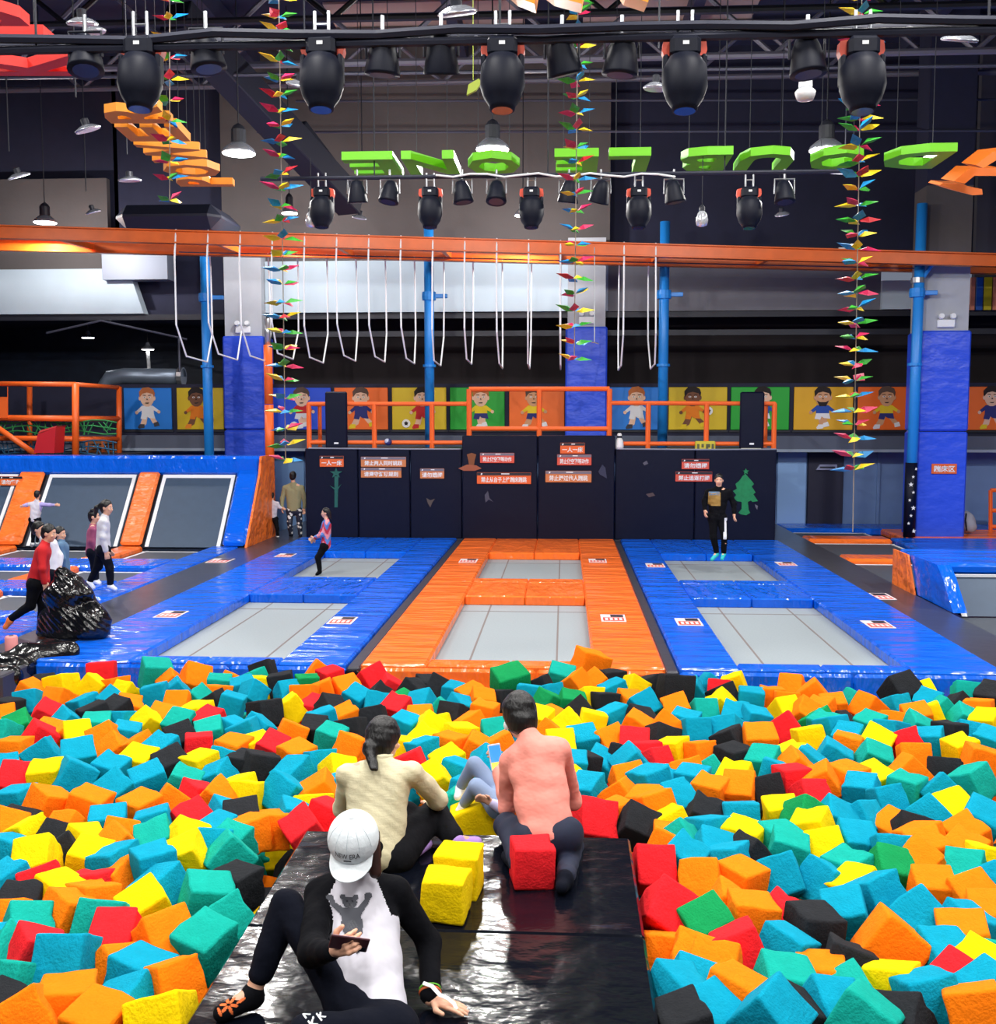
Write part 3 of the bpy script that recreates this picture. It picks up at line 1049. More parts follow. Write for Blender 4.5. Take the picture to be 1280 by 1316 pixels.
for nm, pts, Y, c in (('scuff_mark', [(548, 640), (553, 643), (559, 641), (556, 645), (553, 652), (550, 647)], YF, (84, 74, 70)),
                      ('scuff_mark', [(623, 636), (627, 631), (629, 640), (634, 645), (628, 642), (624, 646)], YF - .08, (70, 72, 90)),
                      ('scuff_mark', [(769, 606), (774, 597), (778, 601), (780, 615), (775, 612), (771, 610)], YF - .08, (48, 54, 80)),
                      ('scuff_mark', [(830, 635), (839, 633), (842, 637), (834, 639)], YF, (80, 66, 70)),
                      ('scuff_mark', [(826, 595), (831, 592), (833, 596), (828, 598)], YF, (90, 90, 104)),
                      ('scuff_mark', [(970, 648), (974, 650), (973, 655), (971, 652)], YF, (96, 96, 110))):
    decal(nm, [(pts, 0)], Y, [mat('scuff_%d_%d_%d' % c, c, .8)], pw)

# hung warning signs : body, width/height in pixels
m_sg = mat('sign_orange', (226, 100, 44), .5)
m_sr = mat('sign_red', (214, 84, 66), .5)
m_sy = mat('sign_amber', (206, 124, 72), .5)
m_sb = mat('sign_band', (116, 112, 128), .5)
m_sbd = mat('sign_band_dark', (34, 34, 46), .5)


def sign(label, x0, y0, x1, y1, body, Y, m, band=m_sb, u=None, name='warning_sign', bandh=.26):
    a, b = V(x0, y0, Y), V(x1, y1, Y)
    wd, ht = b[0] - a[0], a[2] - b[2]
    c = (a + b) / 2
    t = thing(name, label, 'sign', (c[0], Y, b[2]), 'warning signs on the pads')
    MB().box((a[0], Y - .03, b[2]), (b[0], Y - .004, a[2]), .006).build('board', m, t)
    if bandh:
        hb = ht * bandh
        mb = MB()
        mb.mt(0).box((a[0] + .005, Y - .036, a[2] - hb), (b[0] - .005, Y - .03, a[2] - .004))
        mb.mt(1).box((a[0] + wd * .45, Y - .039, a[2] - hb * .62), (a[0] + wd * .60, Y - .036, a[2] - hb * .3))
        mb.prism([(0, 0), (hb * .5, hb * .15), (hb * .62, hb * .6), (hb * .2, hb * .7)], (a[0] + wd * .07, Y - .036, a[2] - hb * .9), (1, 0, 0), (0, 0, 1), (0, -.003, 0))
        mb.build('header_band', [band, m_white], t)
    else:
        hb = 0
    tm = MB()
    add_text(tm, body, (c[0], Y - .0345, b[2] + (ht - hb) * .5), (1, 0, 0), (0, 0, 1), wd * .84, (ht - hb) * .66, 0, .02)
    tm.build('lettering', m_white, t)
    return t


YS = YF - .082
sign('small orange one-person sign above the green palm mark', 411, 586, 442, 600, '一人一床', YF, m_sg, m_sbd)
sign('long amber sign, upper of two stacked signs on the left pads', 464, 587, 522, 600, '禁止两人同时跳跃', YF, m_sy)
sign('amber sign just below another long sign on the left pads', 464, 601, 516, 614, '请遵守游玩规则', YF, m_sy)
sign('small amber sign by itself right of the two stacked ones', 540, 602, 571, 615, '请勿嬉闹', YF, m_sy)
sign('red sign beside the brown hat mark on the centre pads', 617, 582, 661, 595, '禁止做空翻等动作', YS, m_sr)
sign('long orange sign low on the left centre pad', 613, 607, 682.5, 622, '禁止从台子上往蹦床蹦跳', YS, m_sg, m_sbd)
sign('small orange sign, topmost on the right centre pad', 720, 569, 751.5, 583, '一人一床', YS, m_sg, m_sbd)
sign('red sign directly under the small topmost one', 716, 584, 760, 598, '禁止做空翻等动作', YS, m_sr)
sign('amber sign, lowest on the right centre pad', 701, 605, 760, 620, '禁止跨过他人蹦跳', YS, m_sy)
sign('small red sign above the jumping boy', 876, 590, 911, 603, '请勿嬉闹', YF, m_sr, m_sbd)
sign('red sign directly left of the head of the jumping boy', 868, 606, 915, 619, '禁止追逐打闹', YF, m_sr, m_sbd)
sign('orange sign on the blue padding of the right column', 1197, 596, 1229, 609, '蹦床区', 25.92, m_sg, None, bandh=0)
sg = sign('white lettered sign on the orange wall pad at the left edge', 0, 612, 30, 624, '请勿攀爬', 24.0, mat('sign_orange_pad', (240, 112, 40), .5), m_sbd)

# railings
def railing(label, segs, loc):
    t = thing('railing', label, 'railing', loc)
    for nm, pts, r in segs:
        MB().tube(pts, r, 8).build(nm, m_rail, t)
    return t


def rz(py, Y=25.15):
    return vz(py, Y)


def rxp(px, Y=25.15):
    return V(px, 540, Y)[0]


Yr = 25.15
L = [('post', [(rxp(p), Yr, 2.04), (rxp(p), Yr, rz(519))], .058) for p in (397, 481, 555)]
L += [('top_rail', [(rxp(397), Yr, rz(519)), (rxp(600), Yr, rz(519))], .05), ('bottom_rail', [(rxp(397), Yr, rz(569)), (rxp(594), Yr, rz(569))], .05)]
L += [('post', [(rxp(411, 26.9), 26.9, 2.04), (rxp(411, 26.9), 26.9, rz(520, 26.9))], .05), ('top_rail', [(rxp(397), Yr, rz(519)), (rxp(411, 26.9), 26.9, rz(520, 26.9))], .045), ('bottom_rail', [(rxp(397), Yr, rz(569)), (rxp(411, 26.9), 26.9, rz(567, 26.9))], .045)]
railing('orange railing on the left part of the navy platform', L, (rxp(480), Yr, 2.04))
L = [('post', [(rxp(p), Yr, 2.34), (rxp(p), Yr, rz(500))], .062) for p in (603, 693, 783)]
L += [('top_rail', [(rxp(603), Yr, rz(500)), (rxp(783), Yr, rz(500))], .055), ('bottom_rail', [(rxp(603), Yr, rz(551)), (rxp(783), Yr, rz(551))], .055)]
railing('taller orange railing on the raised middle of the navy platform', L, (rxp(693), Yr, 2.34))
L = [('post', [(rxp(p), Yr, 2.04), (rxp(p), Yr, rz(519))], .058) for p in (833, 908, 995)]
L += [('top_rail', [(rxp(785), Yr, rz(518)), (rxp(995), Yr, rz(519))], .05), ('bottom_rail', [(rxp(796), Yr, rz(570)), (rxp(995), Yr, rz(570))], .05)]
L += [('post', [(rxp(984, 26.9), 26.9, 2.04), (rxp(984, 26.9), 26.9, rz(520, 26.9))], .05), ('top_rail', [(rxp(995), Yr, rz(519)), (rxp(984, 26.9), 26.9, rz(520, 26.9))], .045), ('bottom_rail', [(rxp(995), Yr, rz(570)), (rxp(984, 26.9), 26.9, rz(567, 26.9))], .045)]
railing('orange railing on the right part of the navy platform', L, (rxp(890), Yr, 2.04))
for lab, a, b, y0 in (('tall navy padded board standing on the left end of the platform', 418, 446, 503), ('tall navy padded board standing on the right end of the platform', 951, 982, 504)):
    t = thing('padded_board', lab, 'board', (rxp((a + b) / 2), 25.0, 2.05))
    MB().box((rxp(a, 25), 24.99, 2.06), (rxp(b, 25), 25.08, rz(y0, 25)), .03).build('pad', m_navy, t)
    MB().box((rxp((a + b) / 2, 25) - .05, 24.98, 2.16), (rxp((a + b) / 2, 25) + .05, 24.992, 2.2)).build('label_tag', m_white, t)
# small things on the platform
c = V(499, 568, 25.02)
t = thing('ball', 'small blue and white ball on the left edge of the platform', 'ball', c - A(0, 0, .08))
MB().ell(c, (.085, .085, .085), n=16, m=10).build('shell', mat('ball_blue', (44, 50, 110), .4), t, smooth=True)
MB().ell(c - A(.02, .03, -.02), (.062, .062, .062), n=12, m=8).build('white_patch', mat('ball_white', (190, 200, 225), .4), t, smooth=True)
c = V(796, 577, 25.02)
t = thing('bottle', 'small white bottle with a dark neck beside the middle railing', 'bottle', c)
MB().lathe([(.09, 0), (.1, .06), (.08, .2), (.05, .25)], c).build('body', m_white, t, smooth=True)
MB().lathe([(.05, .25), (.055, .28), (.05, .3)], c).build('neck', m_blackp, t)
MB().lathe([(.055, .3), (.05, .34), (.03, .36)], c).build('cap', m_white, t)
a, b = V(893.5, 579, 25.0), V(919.5, 567, 25.0)
t = thing('box', 'yellow printed box lying under the right railing of the platform', 'box', (V(906, 579, 25)[0], 25, a[2]))
MB().box((a[0], 24.98, a[2]), (b[0], 25.12, b[2]), .02).build('carton', mat('box_yellow', (206, 190, 60), .7), t)
mb = MB()
for i, q in enumerate((.08, .3, .52, .62, .8)):
    mb.box((a[0] + (b[0] - a[0]) * q, 24.974, a[2] + .04 + .03 * (i % 2)), (a[0] + (b[0] - a[0]) * (q + .12), 24.98, a[2] + .15))
mb.build('printing', mat('box_print', (90, 92, 60), .7), t)
c = V(965, 577, 25.0)
tag(MB().prism([(-.25, 0), (-.12, .05), (-.02, .06), (0, .1), (.04, .1), (.05, .05), (.26, .03), (.2, 0)], c, (1, 0, 0), (0, 0, 1), (0, .12, 0)).build('cloth', mat('cloth_pale', (226, 226, 210), .8)), 'pale cloth left at the foot of the right navy board', 'cloth')

# ================================================================== lamps
def bay_lamp(px, py, Y, label, lit=True, power=None, P=None, r=.27, tilt=None, cable=2.2, bare=False):
    c = V(px, py, Y) if P is None else A(*P)
    t = thing('high_bay_lamp', label, 'lamp', c, 'high bay ceiling lamps' if lit else 'unlit ceiling lamps')
    ax = nrm(tilt) if tilt is not None else A(0, 0, 1)
    MB().lathe([(.99 * r, 0), (r, .01), (.9 * r, .06 * (1 if lit else .4)), (.55 * r, .14 * (1 if lit else .4)), (.42 * r, .16 * (1 if lit else .4))], c, ax, 24).build('reflector', m_alu, t, smooth=True)
    hk = 1.0 if lit else .35
    MB().lathe([(.40 * r, .15 * hk), (.44 * r * (.5 + .5 * hk), .17 * hk), (.44 * r * (.5 + .5 * hk), .36 * hk), (.3 * r, .42 * hk), (.1 * r, .46 * hk)], c, ax, 14).build('housing', m_dark, t)
    MB().lathe([(.93 * r, -.012), (.95 * r, 0), (.9 * r, .004)], c, ax, 24).build('lens', m_glow if lit else mat('lens_off', (206, 200, 222), .2, metal=.3), t)
    MB().tube([c + ax * .44, c + ax * .44 + A(0, 0, ZC - .44 - c[2])], .012, 5).build('cable', m_dark, t)
    if lit and power:
        ld = bpy.data.lights.new('lamp_light', 'POINT' if bare else 'AREA')
        if bare:
            ld.shadow_soft_size = .12
        else:
            ld.shape = 'DISK'
            ld.size = 2 * r
        ld.energy = power
        ld.color = (1.0, .97, .93)
        lo = bpy.data.objects.new('lamp_light', ld)
        COL.objects.link(lo)
        lo.parent = t
        lo.location = (0, 0, -.16 if bare else -.04)
    return t


bay_lamp(307, 197, 17.5, 'lit high bay lamp just right of the orange letters', True, LAMP_FAR_W, bare=True)
bay_lamp(633, 192, 17.5, 'lit high bay lamp hanging over the green letter O', True, LAMP_FAR_W, bare=True)
bay_lamp(1062, 193, 17.5, 'lit high bay lamp in front of the green letter O of the first word', True, LAMP_FAR_W, bare=True)
bay_lamp(58, 286, 25.6, 'lit high bay lamp low above the far left end of the orange beam', True, LAMP_FAR_W, bare=True)
bay_lamp(372, 274, 25.9, 'lit high bay lamp behind the second garland, above the orange beam', True, LAMP_FAR_W * .55, r=.2, bare=True)
bay_lamp(672, 277, 25.9, 'lit lamp partly behind a stage light over the orange beam', True, LAMP_FAR_W * .55, r=.2, bare=True)
for i, (px, py, Y, r, lab) in enumerate(((588, 18, 9.5, .17, 'big unlit lamp hanging above the front stage lights near the middle'),
                                      (1233, 52, 12, .19, 'unlit bluish lamp disc at the upper right corner'),
                                      (106, 31, 12, .17, 'unlit lamp disc at the upper left, the nearer one'),
                                      (120, 43, 12.6, .15, 'unlit lamp disc at the upper left, the farther one'),
                                      (113, 167, 15, .18, 'unlit lamp disc left of the orange letters'),
                                      (25, 227, 19, .2, 'unlit lamp disc at the left edge above the beam'),
                                      (167, 232, 19, .2, 'unlit tilted lamp disc below the orange letters'),
                                      (120, 273, 23, .17, 'small unlit lamp above the orange beam, right of a lit one'),
                                      (842, 114, 13, .14, 'unlit lamp disc left of the right front moving head'),
                                      (1082, 223, 19, .2, 'unlit lamp disc under the last green letters'),
                                      (384, 110, 14, .17, 'unlit lamp disc behind the second garland'),
                                      (462, 280, 24, .17, 'small unlit lamp over the beam behind the left stage lights'),
                                      (1005, 276, 24, .16, 'small unlit lamp under the right end of the rear stage lights'))):
    bay_lamp(px, py, Y, lab, False, r=r, tilt=(random.uniform(-.3, .3), random.uniform(-.35, -.05), 1), cable=1.5)
# the lamps of the same grid above the pit and the visitors, higher than the photo shows
k = 0
for y in (-2.5, 2.2, 6.9, 11.6):
    for x in (-8.5, -2.8, 2.9, 8.6):
        k += 1
        bay_lamp(0, 0, 0, 'lit high bay lamp above the view, %s, %s' % (('row behind the camera', 'first row ahead', 'second row ahead', 'third row ahead')[(k - 1) // 4], ('leftmost', 'second from left', 'third from left', 'rightmost')[(k - 1) % 4]), True, LAMP_W, P=(x, y, 9.2), r=.6)
for x in (-12.5, 11.0):
    bay_lamp(0, 0, 0, 'lit high bay lamp hanging over the %s side court, beside the view' % ('left' if x < 0 else 'right'), True, LAMP_FAR_W, P=(x, 17.5, 7.4))
# lamps under the mezzanine
for px, py, lab in ((113, 434, 'small lit lamp under the mezzanine ceiling at the far left'), (190, 449, 'small lit lamp above a white post on the mezzanine')):
    c = V(px, py, 31)
    t = thing('mezzanine_lamp', lab, 'lamp', c)
    MB().lathe([(.18, 0), (.2, .03), (.08, .1), (.04, .2)], c, (0, 0, 1), 16).build('shade', m_alu, t)
    MB().lathe([(.16, -.015), (.17, 0)], c, (0, 0, 1), 16).build('lens', m_glow, t)
    MB().tube([c + A(0, 0, .2), A(c[0], c[1], Zl0)], .012, 5).build('cable', m_dark, t)

# ================================================================== stage lights
def moving_head(px, py, Y, lab, s=1.0, zt=None):
    """hangs head down; px,py = middle of the base"""
    c = V(px, py, Y)
    t = thing('moving_head_light', lab, 'stage light', c, 'moving head stage lights')
    mb = MB()
    mb.box(c + A(-.15, -.12, -.10) * s, c + A(.15, .12, .10) * s, .04 * s)
    mb.build('base', m_blackp, t)
    for q in (-1, 1):
        MB().prism([(.13, .09), (.21, .07), (.22, -.02), (.19, -.10), (.15, -.08)], c, A(q, 0, 0) * s, A(0, 0, 1) * s, A(0, .12, 0) * s).build('handle', mat('handle_red', (222, 82, 58), .5), t)
        MB().obox(c + A(q * .185, 0, -.22) * s, np.eye(3), A(.03, .07, .15) * s, .02 * s).build('yoke_arm', m_blackp, t)
        MB().tube([c + A(q * .07, 0, .1) * s, c + A(q * .07, 0, .36) * s], .018 * s, 6).build('clamp', m_metal, t)
    MB().tube([c + A(-.08, 0, .23) * s, c + A(.08, 0, .23) * s], .012 * s, 6).build('clamp_bar', m_metal, t)
    h = MB().lathe([(.05, .02), (.12, .0), (.165, -.08), (.17, -.22), (.14, -.31), (.10, -.37), (.095, -.40)], c + A(0, -.02, -.10) * s, A(0, .12, 1), 16).build('head', m_blackp, t, smooth=True)
    MB().lathe([(.08, -.405), (.085, -.39)], c + A(0, -.02, -.10) * s, A(0, .12, 1), 14).build('lens', mat('lens_glass', (60, 70, 96), .08), h)
    MB().box(c + A(-.03, -.125, .0) * s, c + A(.03, -.118, .035) * s).build('badge', m_white, t)
    MB().ell(c + A(0, -.19, -.36) * s, A(.025, .006, .012) * s, n=10, m=6).build('badge', m_alu, h)
    return t


def par_can(px, py, Y, lab, s=1.0):
    c = V(px, py, Y)
    t = thing('par_light', lab, 'stage light', c, 'small par stage lights')
    a = nrm((random.uniform(-.25, .25), random.uniform(-.4, .4), 1))
    MB().lathe([(.02, .16), (.07, .14), (.105, .06), (.125, -.04), (.14, -.12), (.14, -.14)], c, a, 16).build('housing', m_blackp, t, smooth=True)
    MB().lathe([(.10, -.142), (.105, -.135)], c, a, 14).build('lens', mat('lens_dark', (30, 36, 60), .3), t)
    MB().tube([c + A(-.13, 0, -.02), c + A(-.13, 0, .17), c + A(.13, 0, .17), c + A(.13, 0, -.02)], .013, 6).build('yoke', m_metal if s > 1 else m_dark, t)
    MB().tube([c + A(0, 0, .17), c + A(0, 0, .30)], .016, 6).build('clamp', m_metal, t)
    return t


m_rig = mat('rig_navy', (30, 34, 54), .6)


def rig(lab, Y, z, x0, x1, offs, r=.03):
    t = thing('light_truss', lab, 'truss', ((x0 + x1) / 2, Y, z))
    for dy, dz in offs:
        MB().tube([(x0, Y + dy, z + dz), (x1, Y + dy, z + dz)], r, 8).build('chord', m_rig, t)
    n = int((x1 - x0) / 1.1)
    for i in range(n):
        x = x0 + .3 + i * 1.1
        if len(offs) > 1:
            MB().tube([(x, Y + offs[0][0], z + offs[0][1]), (x, Y + offs[-1][0], z + offs[-1][1])], r * .6, 6).build('brace', m_rig, t)
    for q in (.2, .5, .8):
        x = x0 + (x1 - x0) * q
        MB().tube([(x, Y, z), (x, Y, ZC - .3)], .01, 5).build('hanger', m_dark, t)
    return t


Y1 = 8.5
z1 = V(640, 52, Y1)[2]
rig('front lighting truss crossing near the top with the big stage lights', Y1, z1, -6.5, 5.5, ((0, 0), (.3, .13)), .035)
tag(MB().tube([(-6.4 + i * .62, Y1 - .05 + .03 * math.sin(i * 1.7), z1 + .06 + .018 * math.sin(i * 2.3)) for i in range(20)], .035, 6).build('cable_bundle', m_rig), 'dark cable bundle lying along the front lighting truss', 'cable')
order = ('far left, behind the first garland', 'second from the left', 'middle', 'fourth, right of the middle', 'far right, behind the right garland')
for px, nm in zip((181, 414, 646, 880, 1108), order):
    moving_head(px, 62, Y1, 'big black moving head on the front truss, %s' % nm, .76)
for px, py, nm in ((110, 66, 'below the unlit discs'), (265, 62, 'between the first two big heads'), (492, 68, 'right of the second big head'), (567, 66, 'left of the middle big head'), (722, 68, 'by the third garland'), (799, 68, 'left of the fourth big head'), (1037, 68, 'above the round white device')):
    par_can(px, py + 4, Y1 + .1, 'small dark par light on the front truss, %s' % nm, .9)
Y2 = 15.0
z2 = V(640, 226, Y2)[2]
rig('rear lighting truss under the green letters', Y2, z2, V(335, 226, Y2)[0], V(1085, 226, Y2)[0], ((0, 0),), .03)
tag(MB().tube([V(560 + 22 * i, 225 + 2.5 * math.sin(i * 1.9), Y2 - .06) for i in range(15)], .014, 6).build('white_cable', m_white), 'white cable looped along the rear lighting truss', 'cable')
for px, nm in ((414, 'left end'), (553, 'under the letter N'), (683, 'right of the hanging lamp'), (821, 'under the letter L'), (963, 'under the letter U')):
    moving_head(px, 248, Y2, 'black moving head on the rear truss, %s' % nm, .74)
for px, nm in ((459, 'right of the left moving head'), (501, 'alone under the last E'), (594, 'first right of the N moving head'), (638, 'left of the third moving head'), (731, 'behind the third garland'), (772, 'left of the L moving head'), (1008, 'at the right end'), (866, 'between the last two moving heads')):
    par_can(px, 247, Y2, 'small par light on the rear truss, %s' % nm, 1.1)
# round white device and glass bulbs
c = V(1035, 118, 10.0)
t = thing('ceiling_camera', 'round white dome device hanging under the front truss, right', 'camera', c)
MB().lathe([(.02, -.08), (.07, -.07), (.085, -.03), (.09, 0), (.07, .02)], c, (0, 0, 1), 18).build('dome', m_white, t, smooth=True)
MB().lathe([(.055, .02), (.06, .05), (.055, .13), (.02, .15)], c, (0, 0, 1), 14).build('body', m_white, t, smooth=True)
MB().tube([c + A(0, 0, .14), c + A(0, 0, .4)], .012, 6).build('stem', m_dark, t)
for px, py, Y, lab in ((902, 283, 15, 'clear glass bulb lamp hanging right of the rear stage lights'), (400, 284, 15, 'clear glass bulb lamp hanging below the left rear moving head')):
    c = V(px, py, Y)
    t = thing('bulb_lamp', lab, 'lamp', c)
    MB().lathe([(.02, -.09), (.07, -.07), (.085, 0), (.06, .09), (.035, .12)], c, (0, 0, 1), 14).build('bulb', mat('bulb_glass', (225, 228, 236), .12, metal=.5), t, smooth=True)
    MB().lathe([(.04, .12), (.04, .17), (.015, .2)], c, (0, 0, 1), 10).build('socket', m_dark, t)
    MB().tube([c + A(0, 0, .2), c + A(0, 0, .85)], .006, 5).build('cord', m_dark, t)
c = V(608, 112, 12)
tag(MB().tube([c + A(0, .02, .08), A(c[0], c[1], ZC)], .004, 4).prism([(-.07, -.08), (-.05, .03), (.06, .09), (.09, .05), (.03, -.03)], c, (1, 0, 0), (0, 0, 1), (0, .05, 0)).build('leaf_ornament', mat('lime', (170, 190, 60), .5)), 'small lime leaf-shaped ornament hanging left of the middle big head', 'ornament')

# ================================================================== hanging letters
def letter(ch, corners, zt, lab, group, m, m2, name='sign_letter', off=.032):
    """corners: function (a,b) in 0..1 of the letter box -> world point of its lower face"""
    o = corners(.5, .5)
    u = corners(1, .5) - corners(0, .5)
    v = corners(.5, 1) - corners(.5, 0)
    mb = MB()
    add_text(mb, ch, o, u, v, 1, 1, A(0, 0, zt), off)
    ob = mb.build(name, m)
    tag(ob, lab, 'letter', group)
    cab = MB()
    c = o + A(0, 0, zt)
    cab.tube([c + u * .3, c + u * .3 + A(0, 0, ZC - c[2])], .005, 4)
    cab.tube([c - u * .3, c - u * .3 + A(0, 0, ZC - c[2])], .005, 4)
    cab.build('wire', m_dark, ob)
    return ob


m_lgreen = mat('letter_green', (112, 205, 20), .5)
m_lor = mat('letter_amber', (236, 146, 20), .5)
m_lred = mat('letter_red', (232, 44, 34), .5)
m_lor2 = mat('letter_orange', (232, 112, 28), .5)
GZ = 6.25
boxes = [('D', 1137, 1213, 'first letter, D'), ('O', 1042, 1110, 'the O right of the lamp'), ('U', 950, 1018, 'letter U'), ('B', 873, 935, 'letter B'), ('L', 781, 833, 'letter L'), ('E', 713, 768, 'the E beside the third garland'), ('O', 601, 668, 'the O below the hanging lamp'), ('N', 522, 588, 'letter N'), ('E', 448, 512, 'last letter, E')]
for ch, a, b, lab in boxes:
    k_ = (a - 448) / 700.0
    yn, yf = 205 - 10 * k_, 227 - 10 * k_
    pn_, pf_ = G((a + b) / 2, yn, GZ), G((a + b) / 2, yf, GZ)
    xa, xb = G(a, (yn + yf) / 2, GZ)[0], G(b, (yn + yf) / 2, GZ)[0]

    def cor(p, q, xa=xa, xb=xb, y0=pn_[1], y1=pf_[1]):
        return A(xb + (xa - xb) * p, y0 + (y1 - y0) * q, GZ)
    letter(ch, cor, .11, 'flat green letter of the overhead words, %s' % lab, 'green overhead letters', m_lgreen, m_lgreen)
# amber word running away at the left : P farthest, R nearest
pz = 6.3
rows_ = [(240, 230), (228, 212), (210, 186), (182, 163), (159, 137)]
for ch, (ya_, yb_), lab in zip('POWER', rows_, ('P at the far end', 'O next to the P', 'W in the middle', 'E before the last', 'R at the near end')):
    def foot(y):
        return G(205 + (y - 140) * (302 - 205) / 100.0, y, pz)

    def head(y):
        return G(122 + (y - 140) * (232 - 122) / 100.0, y, pz)

    def cor(p, q, ya_=ya_, yb_=yb_):
        y = ya_ + (yb_ - ya_) * p
        return lerp(foot(y), head(y), q)
    letter(ch, cor, .10, 'hanging amber letter of the word at the left, %s' % lab, 'amber overhead letters', m_lor, m_lor)
for ch, (ya_, yb_), lab in zip('KID', ((98, 72), (62, 46), (34, 8)), ('the far one with slanted legs', 'the middle straight bar', 'the near one cut by the frame')):
    def cor(p, q, ya_=ya_, yb_=yb_):
        y = ya_ + (yb_ - ya_) * p
        return lerp(G(120 - (98 - y) * 1.25, y, pz), G(-14 - (98 - y) * 1.35, y, pz), q)
    letter(ch, cor, .10, 'hanging red letter at the upper left, %s' % lab, 'red overhead letters', m_lred, m_lred)
# orange pieces of a word at the right edge
for lab, pts, Yq in (('far orange letter at the right edge, under the others', [(1208, 238), (1232, 246), (1250, 251), (1263, 250), (1262, 243), (1246, 241), (1238, 236), (1212, 235)], 15.5),
                     ('middle orange letter at the right edge, like a bent bar', [(1226, 233), (1246, 216), (1290, 216), (1290, 226), (1252, 226), (1240, 236)], 14.6),
                     ('near orange letter at the right edge, cut by the frame', [(1254, 212), (1276, 195), (1300, 192), (1300, 201), (1280, 206), (1264, 216)], 13.8)):
    mb = MB()
    P = [V(x, y, Yq) for x, y in pts]
    mb.prism([(p[0], p[2]) for p in P], (0, Yq, 0), (1, 0, 0), (0, 0, 1), (0, .5, .14))
    tag(mb.build('sign_letter', m_lor2), lab, 'letter', 'orange overhead letters at the right')
for lab, pts in (('amber letter edge at the top, left of the others', [(652, -14), (662, -5), (687, 5), (690, -14)]), ('amber letter edge at the top beside the third garland', [(700, -14), (712, -5), (748, 5), (752, -14)]), ('amber letter edge at the top, rightmost', [(800, -14), (805, -6), (833, 3), (836, -14)])):
    P = [V(x, y, 9.4) for x, y in pts]
    tag(MB().prism([(p[0], p[2]) for p in P], (0, 9.4, 0), (1, 0, 0), (0, 0, 1), (0, .5, .1)).build('sign_letter', m_lor), lab, 'letter', 'amber overhead letters at the top')

# ================================================================== garlands of paper pinwheels
PET = {'Y': mat('paper_yellow', (236, 206, 24), .5), 'B': mat('paper_blue', (16, 140, 212), .5), 'G': mat('paper_green', (52, 170, 46), .5), 'R': mat('paper_pink', (214, 34, 92), .5), 'D': mat('paper_red', (200, 24, 40), .5)}
petal_me = {}


def petal_mesh(k):
    v = [(0.02, -.012, 0), (.08, -.058, .012), (.20, .0, .0), (.09, .05, -.012), (.085, 0, .035), (.02, .012, 0), (.085, 0, .018)]
    f = [(0, 1, 4), (1, 2, 4), (2, 3, 4), (3, 5, 4), (5, 0, 4), (1, 0, 6), (2, 1, 6), (3, 2, 6), (5, 3, 6), (0, 5, 6)]
    me = bpy.data.meshes.new('petal')
    me.from_pydata(v, [], f)
    me.materials.append(PET[k])
    return me


for k in PET:
    petal_me[k] = petal_mesh(k)


def garland(lab, px, py0, py1, Y, step, tail=0, size=1.0, pxb=None):
    pxb = px if pxb is None else pxb
    n = int((py1 - py0) / step)
    base = V(pxb, py1, Y)
    t = thing('pinwheel_garland', lab, 'garland', base, 'paper pinwheel garlands')
    MB().tube([V(px, py0 - 20, Y), V(pxb, py1 + tail, Y)], .006, 5).build('string', mat('string', (150, 140, 130), .8), t)
    a0 = random.random() * 6
    for i in range(n + 1):
        u = i / max(n, 1)
        c = V(px + (pxb - px) * u, py0 + (py1 - py0) * u + random.uniform(-2, 2), Y)
        a0 += .55 + random.uniform(-.2, .2)
        ks = random.choice(('YBGR', 'BYRG', 'GRYB', 'YGBD'))
        for j in range(4):
            o = bpy.data.objects.new('petal', petal_me[ks[j]])
            COL.objects.link(o)
            o.parent = t
            o.location = (c - base).tolist()
            o.scale = (size * random.uniform(.85, 1.1),) * 3
            o.rotation_euler = Euler((random.uniform(.25, .7), random.uniform(-.4, .1), a0 + j * math.pi / 2 + random.uniform(-.2, .2)))
    return t


garland('short paper pinwheel garland in front of the orange letters', 218, 0, 258, 13, 24, size=1.15)
garland('long paper pinwheel garland hanging before the left column', 358, 0, 592, 13, 20, size=1.25, pxb=367)
garland('paper pinwheel garland ending at the middle column padding', 743, 0, 462, 13, 21, pxb=738, size=1.15)
garland('long paper pinwheel garland at the right ending before the dark door', 1108, 0, 604, 13, 18.5, tail=80, pxb=1096, size=1.3)

# ================================================================== orange beams, blue posts, hanging loops
f0, f1 = V(-80, 296, 23.4), V(1400, 338, 25.4)
r0, r1 = V(-80, 313, 25.7), V(1400, 347, 27.3)
BEAMS = []
for lab, a, b in (('long orange steel beam the metal loops hang from, front one', f0, f1), ('long orange steel beam behind the front one', r0, r1)):
    d, u, v = frame_of(b - a)
    t = thing('steel_beam', lab, 'beam', (a + b) / 2)
    BEAMS.append(t)
    L_ = np.linalg.norm(b - a) / 2
    c = (a + b) / 2
    MB().obox(c + v * 0.0, [d, u, v], (L_, .03, .12), .005).build('web', m_beam, t)
    MB().obox(c + v * .13, [d, u, v], (L_, .11, .015), .005).build('flange', m_beam, t)
    MB().obox(c - v * .13, [d, u, v], (L_, .11, .015), .005).build('flange', m_beam, t)
tagc = []
for i, px in enumerate((60, 262, 420, 560, 720, 855, 1010, 1180)):
    fa = V(px, 300, 23.6)
    x = fa[0]
    tt = (x - f0[0]) / (f1[0] - f0[0])
    pa = f0 + (f1 - f0) * tt
    tb = (x - r0[0]) / (r1[0] - r0[0])
    pb = r0 + (r1 - r0) * tb
    tagc.append((pa, pb))
t = BEAMS[0]
for pa, pb in tagc:
    MB().obox((pa + pb) / 2, [nrm(pb - pa), A(1, 0, 0), np.cross(nrm(pb - pa), A(1, 0, 0))], (np.linalg.norm(pb - pa) / 2, .05, .07), .005).build('cross_piece', m_beam, t)
